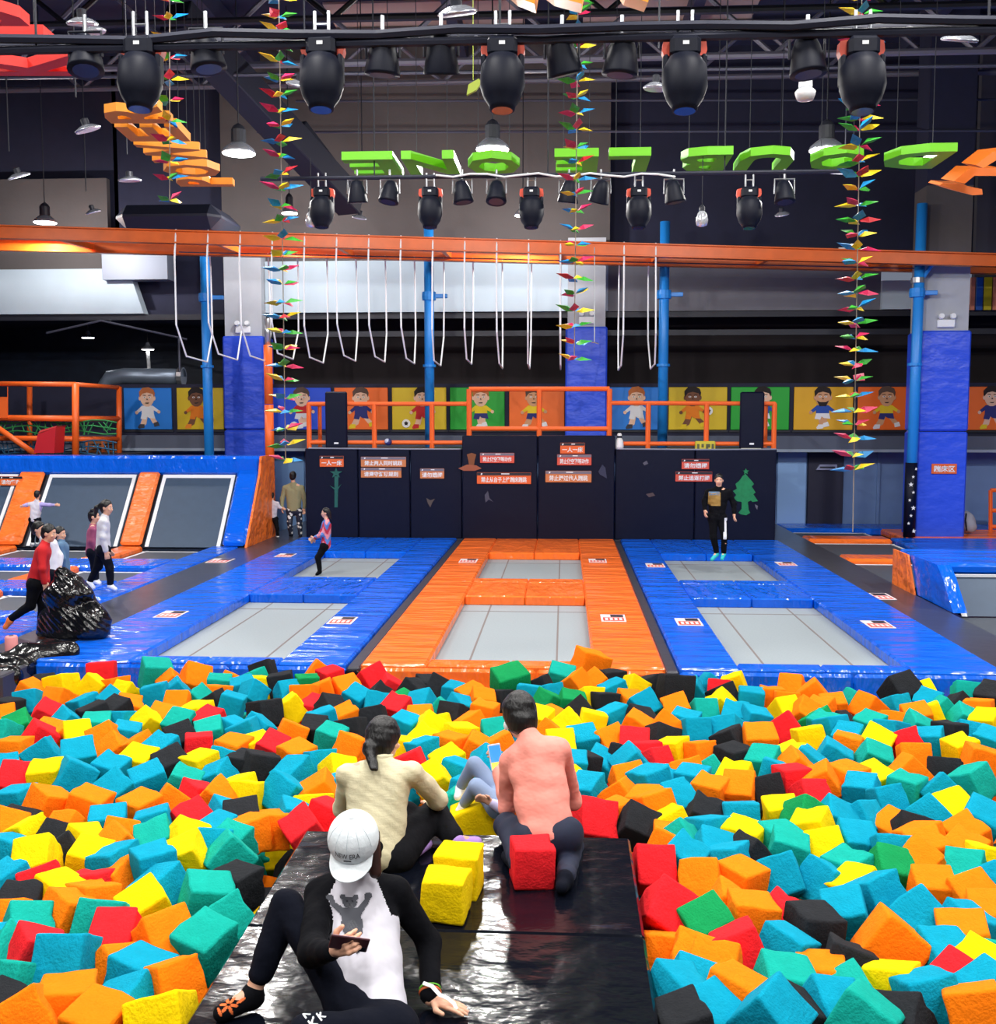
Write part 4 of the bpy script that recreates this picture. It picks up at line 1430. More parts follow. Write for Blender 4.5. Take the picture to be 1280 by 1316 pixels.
for i, (px, pyb, py0, lab) in enumerate(((267, 590, 312, 'blue steel post left of the left padded column'), (552, 566, 285, 'blue steel post crossing the left railing'), (852, 572, 285, 'blue steel post in front of the blue and yellow banners'), (1172, 690, 262, 'tall blue steel post beside the right padded column'))):
    Yp = 25.75 if i == 3 else 26.9
    a = V(px + (-3 if i == 3 else 0), pyb, Yp)
    z0 = -.02 if i in (0, 3) else 2.04
    a = A(V(px, 500, Yp)[0], Yp, z0)
    if i == 3:
        a[0] = 8.03
    top = A(a[0] + (.05 if i == 3 else 0), Yp, V(px, py0, Yp)[2])
    t = thing('steel_post', lab, 'post', a, 'blue steel posts')
    rr = .12
    MB().tube([a, top], rr, 12).build('tube', m_pole, t, smooth=True)
    zj = vz(470, Yp)
    MB().lathe([(rr * 1.35, -.03), (rr * 1.35, .03)], (a[0], Yp, zj), (0, 0, 1), 12).build('flange', m_pole, t)
    zc = vz(380, Yp)
    MB().lathe([(rr * 1.4, -.1), (rr * 1.5, 0), (rr * 1.4, .1)], (a[0], Yp, zc), (0, 0, 1), 12).build('clamp', m_pole, t)
    MB().box((a[0], Yp - .05, zc - .05), (a[0] + .45, Yp + .05, zc + .05), .01).build('bracket', m_pole, t)
    if i == 3:
        MB().tube([a + A(0, 0, .02), a + A(0, 0, 1.75)], .135, 14).build('padding', m_navy, t, smooth=True)
        for kk in range(9):
            mb = MB()
            zz = .15 + kk * .18
            xx = a[0] + random.uniform(-.07, .07)
            yy = Yp - math.sqrt(.137 ** 2 - (xx - a[0]) ** 2)
            mb.prism(star(0, 0, .04 + .02 * (kk % 3 == 0)), (xx, yy, zz), (1, 0, 0), (0, 0, 1), (0, -.004, 0))
            mb.build('star_print', m_white, t)
        MB().tube([A(a[0] + .02, Yp, zc + .2), A(a[0] + .4, Yp - .1, vz(335, Yp))], .05, 8).build('brace', m_pole, t)
        MB().lathe([(.15, -.06), (.15, .06)], (a[0], Yp, zc + .28), (0, 0, 1), 12).build('collar', m_metal, t)

for k in range(16):
    x = -8.5 + .7 * k
    ta = (x - f0[0]) / (f1[0] - f0[0])
    tb = (x - r0[0]) / (r1[0] - r0[0])
    pa, pb = f0 + (f1 - f0) * ta, r0 + (r1 - r0) * tb
    if k == 13:
        continue
    dz = random.uniform(-.06, .06)
    zb = 4.2 - .015 * k + dz
    sw = random.uniform(-.05, .05)
    ord_ = ('first', 'second', 'third', 'fourth', 'fifth', 'sixth', 'seventh', 'eighth', 'ninth', 'tenth', 'eleventh', 'twelfth', 'thirteenth', '', 'fourteenth', 'fifteenth')[k]
    t = thing('hanging_loop', 'white steel bar loop slung under the orange beams, %s from the left' % ord_, 'hanging bar', (x, (pa[1] + pb[1]) / 2, zb), 'steel bar loops under the beams')
    r = .019
    p = [pa + A(0, 0, .16), pa + A(0, -.12, -.5), A(x + sw * .3, pa[1] - .14, zb + .65), A(x + sw, pa[1] + .42, zb), A(x + sw, pb[1] - .42, zb - .06), A(x + sw * .3, pb[1] + .05, zb + .65), pb + A(0, .05, -.4), pb + A(0, -.02, -.05)]
    MB().tube(p[:4], r, 7).build('front_bar', m_white, t)
    MB().tube(p[3:5], r, 7).build('foot_bar', m_white, t)
    MB().tube(p[4:], r, 7).build('rear_bar', m_white, t)
    MB().tube([pa + A(0, 0, .16), pa + A(0, .25, .06)], .02, 6).build('hook', m_white, t)
c = V(764, 440, 24.5)
t = thing('hanging_hook', 'thin steel hook hanging before the middle column padding', 'hook', c)
MB().tube([V(764, 318, 24.5), c], .012, 6).build('rod', m_metal, t)
MB().tube([c + A(-.06, 0, .0), c, c + A(.09, 0, -.03)], .014, 6).build('hook_end', m_metal, t)
tag(MB().tube([V(230, 324, 24.6), V(1180, 345, 26.2)], .015, 6).build('steel_cable', m_pipe), 'thin steel cable stretched below the orange beams', 'cable')
tag(MB().box(V(1078, 325, 25), V(1088, 318, 25) + A(0, .05, 0)).build('tag_plate', m_white), 'small white tag on the orange beam by the right garland', 'tag')

# ================================================================== cartoon banners on the parapet
def kid_print(t, cx, cz, s, skin, hair, shirt, short, sock, Y, pose=0, ball=None, beard=None):
    mts = [mat('print_skin_%d' % skin[0], skin, .8), mat('print_hair_%d_%d' % hair[:2], hair, .8), mat('print_%d_%d_%d' % shirt, shirt, .8), mat('print_%d_%d_%d' % short, short, .8), mat('print_%d_%d_%d' % sock, sock, .8), mat('print_ink', (40, 30, 30), .8), mat('print_paper', (240, 240, 240), .8)]
    mb = MB()
    lay = [0]

    def P(pts, m):
        lay[0] += 1
        mb.mt(m).prism([(cx + x * s, cz + y * s) for x, y in pts], (0, Y - .0012 * lay[0], 0), (1, 0, 0), (0, 0, 1), (0, -.006, 0))

    def E(x, y, a, b, m, n=14):
        P([(x + a * math.cos(2 * math.pi * i / n), y + b * math.sin(2 * math.pi * i / n)) for i in range(n)], m)
    sw = (.05, -.08, .1)[pose % 3]
    P([(-.12, -.12), (-.15 - sw, -.36), (-.10 - sw, -.44), (-.02 - sw * .5, -.36), (.0, -.14)], 0)
    P([(.12, -.12), (.2 + sw, -.30), (.17 + sw, -.38), (.08 + sw, -.34), (.02, -.14)], 0)
    P([(-.17 - sw, -.36), (-.04 - sw, -.36), (-.05 - sw, -.46), (-.2 - sw, -.48), (-.22 - sw, -.44)], 4)
    P([(.22 + sw, -.29), (.1 + sw, -.33), (.12 + sw, -.43), (.26 + sw, -.40)], 4)
    P([(-.15, -.06), (.16, -.06), (.2, -.22), (.04, -.2), (-.02, -.16), (-.05, -.24), (-.19, -.22)], 3)
    P([(-.15, .12), (.15, .12), (.17, -.08), (-.16, -.08)], 2)
    P([(-.14, .12), (-.30, -.02), (-.25, -.07), (-.12, .02)], 2)
    P([(.14, .12), (.30, .0), (.26, -.05), (.12, .02)], 2)
    E(-.29, -.06, .045, .045, 0, 8)
    E(.30, -.04, .045, .045, 0, 8)
    E(0, .32, .185, .23, 0)
    E(-.19, .31, .035, .06, 0, 8)
    E(.19, .31, .035, .06, 0, 8)
    P([(-.2, .33), (-.21, .48), (-.12, .58), (.04, .60), (.17, .54), (.21, .44), (.19, .33), (.15, .42), (.0, .46), (-.12, .43)], 1)
    for q in (-1, 1):
        E(q * .07, .335, .035, .02, 6, 8)
        E(q * .07, .335, .014, .014, 5, 6)
        P([(q * .03, .375), (q * .12, .385), (q * .11, .40), (q * .04, .395)], 5)
    P([(-.02, .27), (.025, .27), (.0, .31)], 5)
    if beard:
        P([(-.15, .24), (-.08, .10), (.08, .10), (.15, .24), (.07, .2), (-.07, .2)], 1)
    P([(-.06, .195), (.06, .20), (.03, .175), (-.03, .175)], 5)
    if ball:
        E(ball[0], ball[1], .11, .11, 6, 12)
        P(star(ball[0], ball[1], .06, .04), 5)
    return mb.build('printed_player', mts, t)


BL, YL, ORG_, GR, AM = (20, 124, 220), (222, 190, 20), (250, 112, 30), (18, 168, 46), (232, 174, 20)
SK, SKD, SKM = (238, 196, 168), (120, 78, 56), (214, 160, 120)
HB, HBR, HRD = (34, 26, 26), (90, 70, 60), (190, 110, 60)
WH, RD, NV, OR2, YE2, BLU = (236, 236, 240), (204, 40, 44), (44, 50, 120), (236, 130, 30), (238, 206, 40), (40, 80, 170)
ban = [(158, 222, BL, 190, SK, HRD, WH, WH, (60, 60, 70), 0, None, None, 'bright blue banner with a red-haired player in white, far left'),
       (226, 289, YL, 253, SKD, HB, OR2, OR2, (240, 140, 40), 2, (.34, -.22), None, 'yellow banner left of the left column with a player in orange'),
       (345, 427, (30, 80, 220), 388, SK, HBR, RD, WH, WH, 1, (-.2, -.4), None, 'deep blue banner behind the second garland with a player in red'),
       (428.5, 500, ORG_, 464, SK, HBR, NV, NV, YE2, 2, None, None, 'orange banner behind the left navy board with a player in dark blue'),
       (502.5, 575, YL, 543, SK, HB, RD, RD, RD, 0, (-.42, -.34), None, 'yellow banner behind a blue post with a player in red kicking a ball'),
       (577, 650, GR, 618, SK, HRD, YE2, NV, WH, 1, None, None, 'green banner behind the middle railing with a player in yellow'),
       (653, 727, ORG_, 686, SKM, HBR, YE2, NV, WH, 2, None, None, 'orange banner left of the middle column with a player in yellow'),
       (778, 855, BL, 818, SK, HRD, WH, WH, (60, 60, 70), 0, None, None, 'bright blue banner right of the middle column with a player in white'),
       (858, 936, YL, 890, SKD, HB, OR2, OR2, YE2, 2, (.40, -.02), None, 'yellow banner behind the right railing with a player in orange'),
       (938, 1016, GR, 980, SK, HB, BLU, WH, WH, 1, None, None, 'green banner behind the right navy board'),
       (1019, 1098, AM, 1057, SKM, HB, BLU, WH, WH, 1, None, True, 'amber banner with a bearded player in blue and white'),
       (1101, 1182, ORG_, 1139, SKM, HBR, YE2, NV, WH, 2, None, None, 'orange banner left of the right column with a player in yellow'),
       (1242, 1330, ORG_, 1274, SK, HB, NV, NV, YE2, 0, None, None, 'orange banner at the right edge with a player in dark blue')]
for (a, b, col, fx_, sk_, hr_, sh_, st_, so_, pose, ball, beard, lab) in ban:
    xa, xb = vx(a), vx(b)
    t = thing('printed_banner', lab, 'banner', ((xa + xb) / 2, YB, Zb0), 'cartoon player banners')
    MB().box((xa + .03, YB - .05, Zb0 + .03), (xb - .03, YB + .0, Zb1 - .05), .012).build('panel', mat('banner_%d_%d_%d' % col, col, .5, bump=[('noise', 1.5, .2, (1, 1, 1))]), t)
    kid_print(t, vx(fx_), (Zb0 + Zb1) / 2 - .05, 1.02, sk_, hr_, sh_, st_, so_, YB - .052, pose, ball, beard)
    MB().box((xa, YB - .03, Zb0 - .03), (xb, YB + .01, Zb0 + .02)).build('bottom_batten', m_dark, t)
# striped panel at the upper right
xa = vx(1242, 28.4)
cols_ = [(246, 150, 110), (20, 100, 190), (246, 224, 20), (246, 150, 90), (20, 100, 190), (246, 224, 20), (246, 150, 90)]
t = thing('striped_panel', 'blue, yellow and salmon striped panel at the right edge above the banners', 'panel', (xa + 1, 28.4, vz(402, 28.4)))
ws = [.12, .17, .2, .16, .15, .3, .4]
x = xa
for i, (c_, w_) in enumerate(zip(cols_, ws)):
    MB().box((x + .01, 28.38, vz(402, 28.4)), (x + w_ - .0, 28.44, vz(361, 28.4)), .005).build('stripe', mat('stripe_%d_%d' % c_[:2], c_, .5), t)
    x += w_ + .02
c = V(1062, 611, 28.8)
t = thing('door_sign', 'pale slanted sign on the dark door behind the right garland', 'sign', c)
p = px_poly([(1049, 604), (1054, 597), (1076, 597), (1076, 604)], 28.8)
MB().prism(p, (0, 28.9, 0), (1, 0, 0), (0, 0, 1), (0, -.08, 0)).build('board', mat('sign_lilac', (150, 156, 190), .5), t)
MB().box((p[1][0], 28.81, p[0][1] + .05), (p[2][0] - .05, 28.82, p[0][1] + .09)).build('lettering', m_dark, t)

# ================================================================== play frame at the far left, ducts
pf = thing('play_frame', 'orange padded play frame with rope nets on the left mezzanine edge', 'play frame', V(80, 582, 26.3))
Yf, Yg = 26.2, 27.6


def pp(px, py, Y=Yf):
    return V(px, py, Y)


for px, Y, y0, y1 in ((97, Yf, 493, 592), (153, Yg, 497, 590), (38, Yg, 497, 590), (-12, Yf, 492, 592)):
    MB().tube([pp(px, y1, Y), pp(px, y0, Y)], .085 if Y == Yf else .07, 9).build('post', m_rail, pf, smooth=True)
for y, r in ((494, .06), (538, .075), (564, .07)):
    MB().tube([pp(-12, y - 1), pp(97, y)], r, 9).build('rail', m_rail, pf, smooth=True)
    MB().tube([pp(97, y), pp(153, y + (4 if y == 494 else 0), Yg)], r * .9, 9).build('rail', m_rail, pf, smooth=True)
MB().tube([pp(-10, 545, 25.9), pp(46, 584, 25.9)], .07, 9).build('slanted_tube', m_rail, pf, smooth=True)
for nm, c_, ys in (('rope_net', (40, 130, 70), (542, 556)), ('rope_net', (24, 84, 120), (568, 584))):
    mb = MB()
    for i in range(26):
        x0 = -10 + i * 6.2
        mb.tube([pp(x0, ys[0] + random.uniform(-2, 2), Yf + .2), pp(x0 + random.uniform(-8, 14), ys[1] + random.uniform(-3, 3), Yf + .2)], .016, 4)
    for q in range(3):
        mb.tube([pp(-10 + i * 16, ys[0] + (ys[1] - ys[0]) * q / 2 + 2.5 * math.sin(i * 1.3 + q), Yf + .2) for i in range(11)], .018, 4)
    o = mb.build(nm, mat('rope_%d' % c_[0], c_, .8), pf)
    o['kind'] = 'stuff'
MB().prism(px_poly([(-4, 497), (12, 497), (12, 537), (-4, 537)], Yf), (0, Yf - .1, 0), (1, 0, 0), (0, 0, 1), (0, .04, 0)).build('notice_board', m_rail, pf)
mb = MB().prism(px_poly([(-4, 497), (12, 497), (12, 510), (-4, 510)], Yf), (0, Yf - .11, 0), (1, 0, 0), (0, 0, 1), (0, .01, 0))
mb.build('notice_header', m_blackp, pf)
MB().box(pp(-14, 584) , A(pp(155, 584)[0], 28.3, pp(97, 584)[2] - .12)).build('deck', m_dark, pf)
t = thing('foam_block', 'red slanted foam block leaning on the play frame', 'block', V(60, 584, 25.6))
MB().prism(px_poly([(46, 582), (51, 558), (74, 549), (72, 582)], 25.6), (0, 25.5, 0), (1, 0, 0), (0, 0, 1), (0, .5, 0)).build('pad', mat('red_vinyl', (206, 36, 44), .4), t)
MB().prism(px_poly([(51, 557), (54, 553), (76, 547), (74, 549)], 25.6), (0, 25.5, 0), (1, 0, 0), (0, 0, 1), (0, .5, 0)).build('top_strip', mat('red_vinyl_light', (226, 70, 66), .4), t)
t = thing('wooden_crate', 'small orange-brown crate standing behind the play frame', 'crate', V(130, 582, 27.9))
a, b = V(111, 583, 27.9), V(151, 565, 27.9)
for i in range(3):
    z = a[2] + (b[2] - a[2]) * i / 3
    MB().box((a[0], 27.9, z + .01), (b[0], 28.2, z + (b[2] - a[2]) / 3 - .02), .005).build('slat', m_wood, t)
for q in (a[0], (a[0] + b[0]) / 2, b[0] - .06):
    MB().box((q, 27.87, a[2]), (q + .07, 27.9, b[2])).build('batten', mat('crate_orange', (200, 100, 50), .7), t)
d_ = thing('duct', 'silver round duct bending down on the mezzanine behind the banners', 'duct', V(170, 520, 29.8))
MB().tube([V(236, 484, 29.8), V(160, 483, 29.8), V(142, 486, 29.8), V(134, 497, 29.8), V(140, 530, 29.8), V(140, 552, 29.8)], [.22, .22, .22, .22, .2, .2], 14).build('pipe', mat('duct_silver', (136, 150, 170), .35, metal=.5), d_, smooth=True)
MB().tube([V(236, 484, 29.8), V(230, 484, 29.8)], .26, 14).build('flange', m_metal, d_)
tag(MB().tube([V(192, 480, 30), V(190, 452, 31)], .05, 8).build('white_post', m_white), 'white slim post above the silver duct', 'post')
tag(MB().tube([V(231, 484, 29.6), V(230, 434, 29.6)], .035, 8).build('thin_post', m_pipe), 'thin grey post at the right end of the silver duct', 'post')
tag(MB().tube([V(60, 428, 28.5), V(130, 412, 28.5), V(240, 436, 28.5)], .03, 6).build('conduit', m_pipe), 'thin grey conduit sagging under the left lintel', 'pipe')
# padded orange post by the left column
t = thing('padded_post', 'tall orange padded post between the left column and the navy platform', 'post', A(V(347, 600, 25.6)[0], 25.6, -.02))
x = V(347, 600, 25.6)[0]
MB().tube([(x, 25.6, -.02), (x, 25.6, 1.4)], .11, 12).build('padding', m_rail, t, smooth=True)
MB().tube([(x, 25.6, 1.42), (x, 25.6, vz(520, 25.6))], .11, 12).build('padding', m_rail, t, smooth=True)
MB().tube([(x, 25.6, vz(519, 25.6)), (x, 25.6, vz(442, 25.6))], .105, 12).build('padding', m_rail, t, smooth=True)
MB().tube([(x, 25.6, vz(442, 25.6)), (x, 25.6, vz(408, 25.6))], .07, 10).build('steel_end', m_metal, t, smooth=True)
# things by the right column
t = thing('backpack', 'grey backpack leaning on the right padded column', 'bag', V(1240, 680, 26.9))
c = A(V(1240, 680, 26.6)[0], 26.5, 0)
sdf_obj('bag_body', [elp(c + A(0, 0, .28), (.2, .16, .28)), elp(c + A(.05, -.12, .18), (.14, .08, .14))], .025, mat('bag_grey', (150, 152, 168), .7), t, k=.05, disp=wrinkle(.01, 14, 2))
MB().tube([c + A(-.05, -.1, .5), c + A(-.1, -.2, .35), c + A(-.05, -.16, .1)], .018, 6).build('strap', m_dark, t)
t = thing('metal_gate', 'orange tubular gate frame at the right edge by the wall', 'gate', V(1285, 682, 27.5))
p0, p1, p2, p3 = V(1273, 682, 27.5), V(1273, 630, 27.5), V(1300, 630, 27.5), V(1300, 682, 27.5)
for a, b in ((p0, p1), (p1, p2), (p2, p3), (lerp(p0, p1, .1), lerp(p3, p2, .1)), (lerp(p0, p1, .5), lerp(p3, p2, .5))):
    MB().tube([a, b], .05, 8).build('bar', m_rail, t)

# ================================================================== the black mat
MX0, MX1, MZ = -1.54, .40, .32
mt_ = thing('landing_mat', 'glossy black vinyl mat block the three people sit on', 'mat', (-.57, 4.4, -1.2))
ys = [6.28, 5.05, 3.80, 2.60]
for i in range(3):
    MB().box((MX0, ys[i + 1] + .001, MZ - .42), (MX1, ys[i] - .001, MZ), .014).build('mat_panel', m_black_v, mt_)
    for x in (MX0 + .012, MX1 - .012):
        MB().tube([(x, ys[i + 1] + .05, MZ - .03), (x, ys[i] - .05, MZ - .03)], .014, 6).build('edge_welt', m_black_v, mt_)
MB().box((MX0 + .03, ys[3] + .03, -1.2), (MX1 - .03, ys[0] - .03, MZ - .42)).build('mat_base', m_dark, mt_)

# ================================================================== foam cubes
CUBES = """39,886O 58,879K 80,880Y 75,896O 120,879Y 131,864R 150,879O 160,888Y 200,865S 200,890T 221,875O 226,885T 251,870O 282,878S 300,876O 255,895S 229,901O 278,889O 275,900K 298,902T 312,881T 10,908K 38,899T 60,915R 110,904T 122,915K 86,925T 140,900T 150,910K 165,906O 4,920O 25,929G 51,942R 64,940O 100,942Y 125,930S 155,925T 189,926Y 208,920O 232,926S 254,914Y 269,924R 232,945K 270,939S 298,935T 315,938T 19,959O 56,965T 102,969T 136,946O 162,942T 148,960O 179,958O 208,958T 255,955R 300,959O 2,940S 222,978K 258,980Y 178,975Y 290,976T 315,978K 21,996R 2,989T 59,994Y 95,995T 142,985T 192,999T 234,1002S 280,995T 305,1012Y 278,1020O 22,1026T 61,1032O 150,1012T 114,1031O 180,1035O 218,1028O 254,1021R 246,1048R 139,1054T 200,1055T 289,1045T 282,1065T 312,1048K 318,1065O 5,1062O 22,1058K 38,1069Y 85,1064O 154,1071O 240,1076Y 75,1076K 200,1075S 112,1078Y 298,1078S 10,1091T 10,1128T 48,1096Y 80,1091K 115,1098Y 150,1084O 148,1104T 198,1104T 240,1096Y 295,1094S 272,1084T 304,1131K 148,1130O 55,1131R 75,1144Y 88,1168O 118,1151O 28,1158K 12,1178O 115,1136R 208,1136T 265,1148S 188,1158Y 292,1176S 265,1206S 150,1196R 130,1176S 212,1201O 35,1186S 46,1216R 85,1224T 2,1216T 14,1218S 22,1258S 5,1294K 222,1258O 148,1244O 88,1284O 32,1298O 160,1288T 125,1311O 210,1310Y 180,1246T 339,859K 362,875K 334,878Y 330,870S 325,888T 341,912K 375,906Y 370,888T 395,876G 410,861O 415,885O 445,882O 425,868R 392,890O 406,906R 445,918O 415,922T 405,935K 330,932T 374,940O 352,958R 331,955Y 382,968O 335,980K 425,908K 458,895T 485,902T 486,892K 452,935K 480,918K 455,960O 425,945S 412,975T 378,990T 318,1018Y 365,1015T 435,988Y 412,1012O 405,1035Y 420,1045R 378,1045T 345,1058O 390,1060R 432,1010T 480,870R 502,880R 532,885K 550,880K 518,901G 510,906R 520,930T 542,902T 540,922O 552,932Y 528,979R 544,960T 558,1000Y 518,960Y 562,882K 586,889T 656,875G 565,912S 582,914K 591,906T 565,930Y 605,929O 619,898O 622,912O 640,895K 606,891O 680,890T 695,880K 705,890T 720,868S 740,875O 766,875O 758,852O 785,870K 789,885T 815,881Y 760,894Y 778,899K 831,880K 810,900O 705,900G 734,900G 745,912K 692,922Y 708,922O 732,928Y 761,925Y 789,918T 828,902T 705,940O 720,955Y 749,948T 818,930O 785,950O 815,952R 832,965R 636,938S 579,955O 592,942Y 612,958O 545,948Y 578,975Y 645,958O 588,988T 625,978T 604,1015T 579,1040S 612,1052Y 652,1044O 735,980T 770,978T 748,980K 800,970K 811,976T 735,1005Y 755,1010T 808,998O 798,1020O 835,1000T 761,1050R 791,1045O 818,1055K 832,1028O 868,882K 890,886T 912,878T 944,876Y 924,885R 930,891K 965,895T 992,892O 1018,880O 1045,888O 1010,898O 1010,910Y 1035,912O 1055,908O 822,922K 870,908O 855,930O 850,945K 905,910S 880,925T 894,934T 926,901Y 945,915T 935,934T 938,948K 942,970K 970,920T 976,948O 1010,930R 1040,945Y 1018,968Y 1052,925G 865,960Y 900,965O 840,976R 850,1000T 890,1000T 912,990S 880,990O 870,1022T 912,1012O 950,1010O 945,995Y 982,975S 995,990T 986,1010K 1018,998R 1022,982O 1038,975T 1045,998O 1042,1020R 1005,1040Y 1035,1045G 1045,1058Y 842,1032O 860,1055Y 905,1042K 912,1065T 952,1045T 955,1072Y 861,1075O 875,1078S 1002,1076S 1072,905O 1098,900S 1115,906O 1158,885K 1190,888Y 1242,889S 1278,896K 1150,905T 1192,899T 1212,910S 1231,906K 1258,909O 1268,924Y 1178,918O 1195,915Y 1240,921S 1059,928S 1085,930K 1070,932T 1118,928S 1145,926O 1145,938T 1178,932S 1195,948T 1220,938K 1245,940T 1272,950T 1125,950Y 1164,949R 1088,955O 1090,945T 1070,968T 1122,970S 1175,968O 1168,988O 1215,988K 1235,959Y 1260,972O 1250,1002S 1055,1000O 1088,995O 1122,998Y 1108,1012T 1165,1008S 1140,1025T 1108,1048T 1192,1042T 1210,1012T 1225,1035Y 1260,1048T 1150,1062O 1242,1068O 1185,1076O 1100,1078T 1172,1065K 1074,1048T 840,1108R 855,1086O 878,1096T 858,1168R 902,1126O 915,1088T 935,1102T 952,1126O 962,1096K 1005,1118T 1012,1088S 1058,1126T 1090,1111S 965,1171O 910,1181G 935,1161O 1010,1174R 950,1211R 852,1218O 890,1226O 918,1236O 890,1261T 848,1266T 912,1296T 868,1308K 945,1268O 1008,1214T 1008,1256S 1045,1186K 1088,1231K 1055,1251O 992,1296T 1068,1288T 1095,1276S 1110,1301S 1088,1168T 1020,1296K 1060,1084Y 1142,1111G 1148,1091T 1102,1136Y 1128,1141T 1192,1086O 1238,1088O 1240,1114S 1268,1104Y 1272,1134T 1198,1138O 1182,1104O 1250,1148O 1278,1171O 1245,1184T 1178,1174T 1145,1206O 1212,1221T 1238,1198O 1260,1236Y 1278,1231S 1148,1258Y 1192,1274T 1230,1258R 1255,1291O 1272,1268T 1158,1308K"""
NAMEC = {'T': 'blue', 'S': 'turquoise', 'G': 'green', 'O': 'orange', 'Y': 'yellow', 'R': 'red', 'K': 'black'}


def cube_geo(seed):
    """worn foam cube: rounded, slightly dented, about 200 faces"""
    r = np.random.RandomState(seed)
    n = 5
    v, idx, f = [], {}, []

    def vid(p):
        k = tuple(np.round(p, 5))
        if k not in idx:
            idx[k] = len(v)
            v.append(np.array(p, float))
        return idx[k]
    g = [-.5, -.435, -.15, .15, .435, .5]
    for ax in range(3):
        for sg in (-.5, .5):
            for i in range(n):
                for j in range(n):
                    q = []
                    for a, b in ((i, j), (i + 1, j), (i + 1, j + 1), (i, j + 1)):
                        p = [0, 0, 0]
                        p[ax] = sg
                        p[(ax + 1) % 3] = g[a]
                        p[(ax + 2) % 3] = g[b]
                        q.append(vid(p))
                    f.append(q if sg > 0 else q[::-1])
    P = np.array(v)
    c = np.clip(P, -.455, .455)
    d = P - c
    L = np.linalg.norm(d, axis=1, keepdims=True)
    P = np.where(L > 0, c + d / np.maximum(L, 1e-9) * .045, P)
    for _ in range(3):
        k, ph = r.randn(3) * 5, r.rand() * 6
        P += np.sin(P @ k + ph)[:, None] * r.randn(3) * .010
    for _ in range(2):                                    # a torn dent at an edge
        a = np.sign(r.randn(3)) * .5
        a[r.randint(3)] = r.uniform(-.4, .4)
        w_ = np.exp(-((P - a) ** 2).sum(1) / .012)
        P -= a * w_[:, None] * .14
    P *= 1 + r.uniform(-.05, .05, 3)
    return P, f


GEO = [cube_geo(s) for s in range(8)]
cube_me = {}


def cube_mesh(gi, c):
    if (gi, c) not in cube_me:
        P, f = GEO[gi]
        me = bpy.data.meshes.new('foam_cube')
        me.from_pydata(P.tolist(), [], f)
        me.materials.append(FOAM[c])
        me.polygons.foreach_set('use_smooth', np.ones(len(f), dtype=bool))
        me.update()
        cube_me[(gi, c)] = me
    return cube_me[(gi, c)]


rs = np.random.RandomState(11)
CB = []
for tok in CUBES.split():
    xy, c = tok[:-1], tok[-1]
    px, py = map(float, xy.split(','))
    u = min(max((py - 870) / 430, 0), 1)
    s = .312 + (.300 - .312) * u
    z = .06 + .16 * u
    CB.append(dict(px=px, py=py, c=c, s=s, z=z))
dall = np.array([[math.hypot(a['px'] - b['px'], a['py'] - b['py']) for b in CB] for a in CB])
for i, q in enumerate(CB):
    px, py, s, z = q['px'], q['py'], q['s'], q['z']
    w_ = (G(px, py, z) - CAM) @ FW
    S0 = s * FPX / w_
    k_ = min(max(np.sort(dall[i])[1:5].mean() / (.86 * S0), .76), 1.12)
    s = q['s'] = s * k_
    p = G(px, py + S0 * (.10 + .25 * max(0, .95 - k_)), z - .30 * max(0, .95 - k_))
    if p[1] > 11.86:
        p = G(px, py, .14)
        if p[1] < 12.2:
            p[1] = 12.2
    w_ = (p - CAM) @ FW
    q['p'] = p
    q['S'] = s * FPX / w_
PP = np.array([q['p'] for q in CB])
D0 = np.linalg.norm(PP - CAM, axis=1)
DR = (PP - CAM) / D0[:, None]
ss = np.array([q['s'] for q in CB])
off = np.zeros(len(CB))
for it in range(60):                                     # slide along the line of sight until they stop sinking into each other
    Q = CAM + DR * (D0 + off)[:, None]
    dd = Q[:, None] - Q[None]
    dist = np.linalg.norm(dd, axis=2) + np.eye(len(CB)) * 9
    need = .92 * (ss[:, None] + ss[None]) / 2
    pen = np.clip(need - dist, 0, None)
    far = np.sign(D0[:, None] + off[:, None] - D0[None] - off[None])
    off += np.clip((pen * far).sum(1) * .25, -.03, .03)
    off = np.clip(off, -.35, .35)
PP = CAM + DR * (D0 + off)[:, None]
for i, q in enumerate(CB):
    p = PP[i].copy()
    h = q['s'] * .56
    if p[1] < 6.28 + h and MX0 - h < p[0] < MX1 + h and p[2] < MZ + h:
        dl, dr_, db = p[0] - (MX0 - h), (MX1 + h) - p[0], (6.28 + h) - p[1]
        m = min(dl, dr_, db)
        if m == dl:
            p[0] = MX0 - h
        elif m == dr_:
            p[0] = MX1 + h
        else:
            p[1] = 6.28 + h
    q['p'] = p
    ax = nrm(rs.randn(3))
    q['q'] = Euler((rs.normal(0, .38), rs.normal(0, .38), rs.uniform(0, 1.57))).to_quaternion()
    q['g'] = rs.randint(8)


def near(i, dx, dy):
    q = CB[i]
    best, bd = None, 1e9
    for j, o in enumerate(CB):
        if j == i:
            continue
        ex, ey = o['px'] - q['px'], o['py'] - q['py']
        al = ex * dx + ey * dy
        ac = abs(ex * dy) + abs(ey * dx)
        if al > 3 and ac < .8 * q['S'] + .3 * al and al < 2.2 * q['S']:
            d = al + 1.3 * ac
            if d < bd:
                best, bd = o, d
    return NAMEC[best['c']] if best else None


def zone(q):
    e = 400 - (q['py'] - 1068) * .69
    if q['py'] > 1062:
        return 'left of the mat' if q['px'] < 600 else 'right of the mat'
    return 'before the left trampoline' if q['px'] < 455 else 'before the orange trampoline' if q['px'] < 850 else 'before the right trampoline'


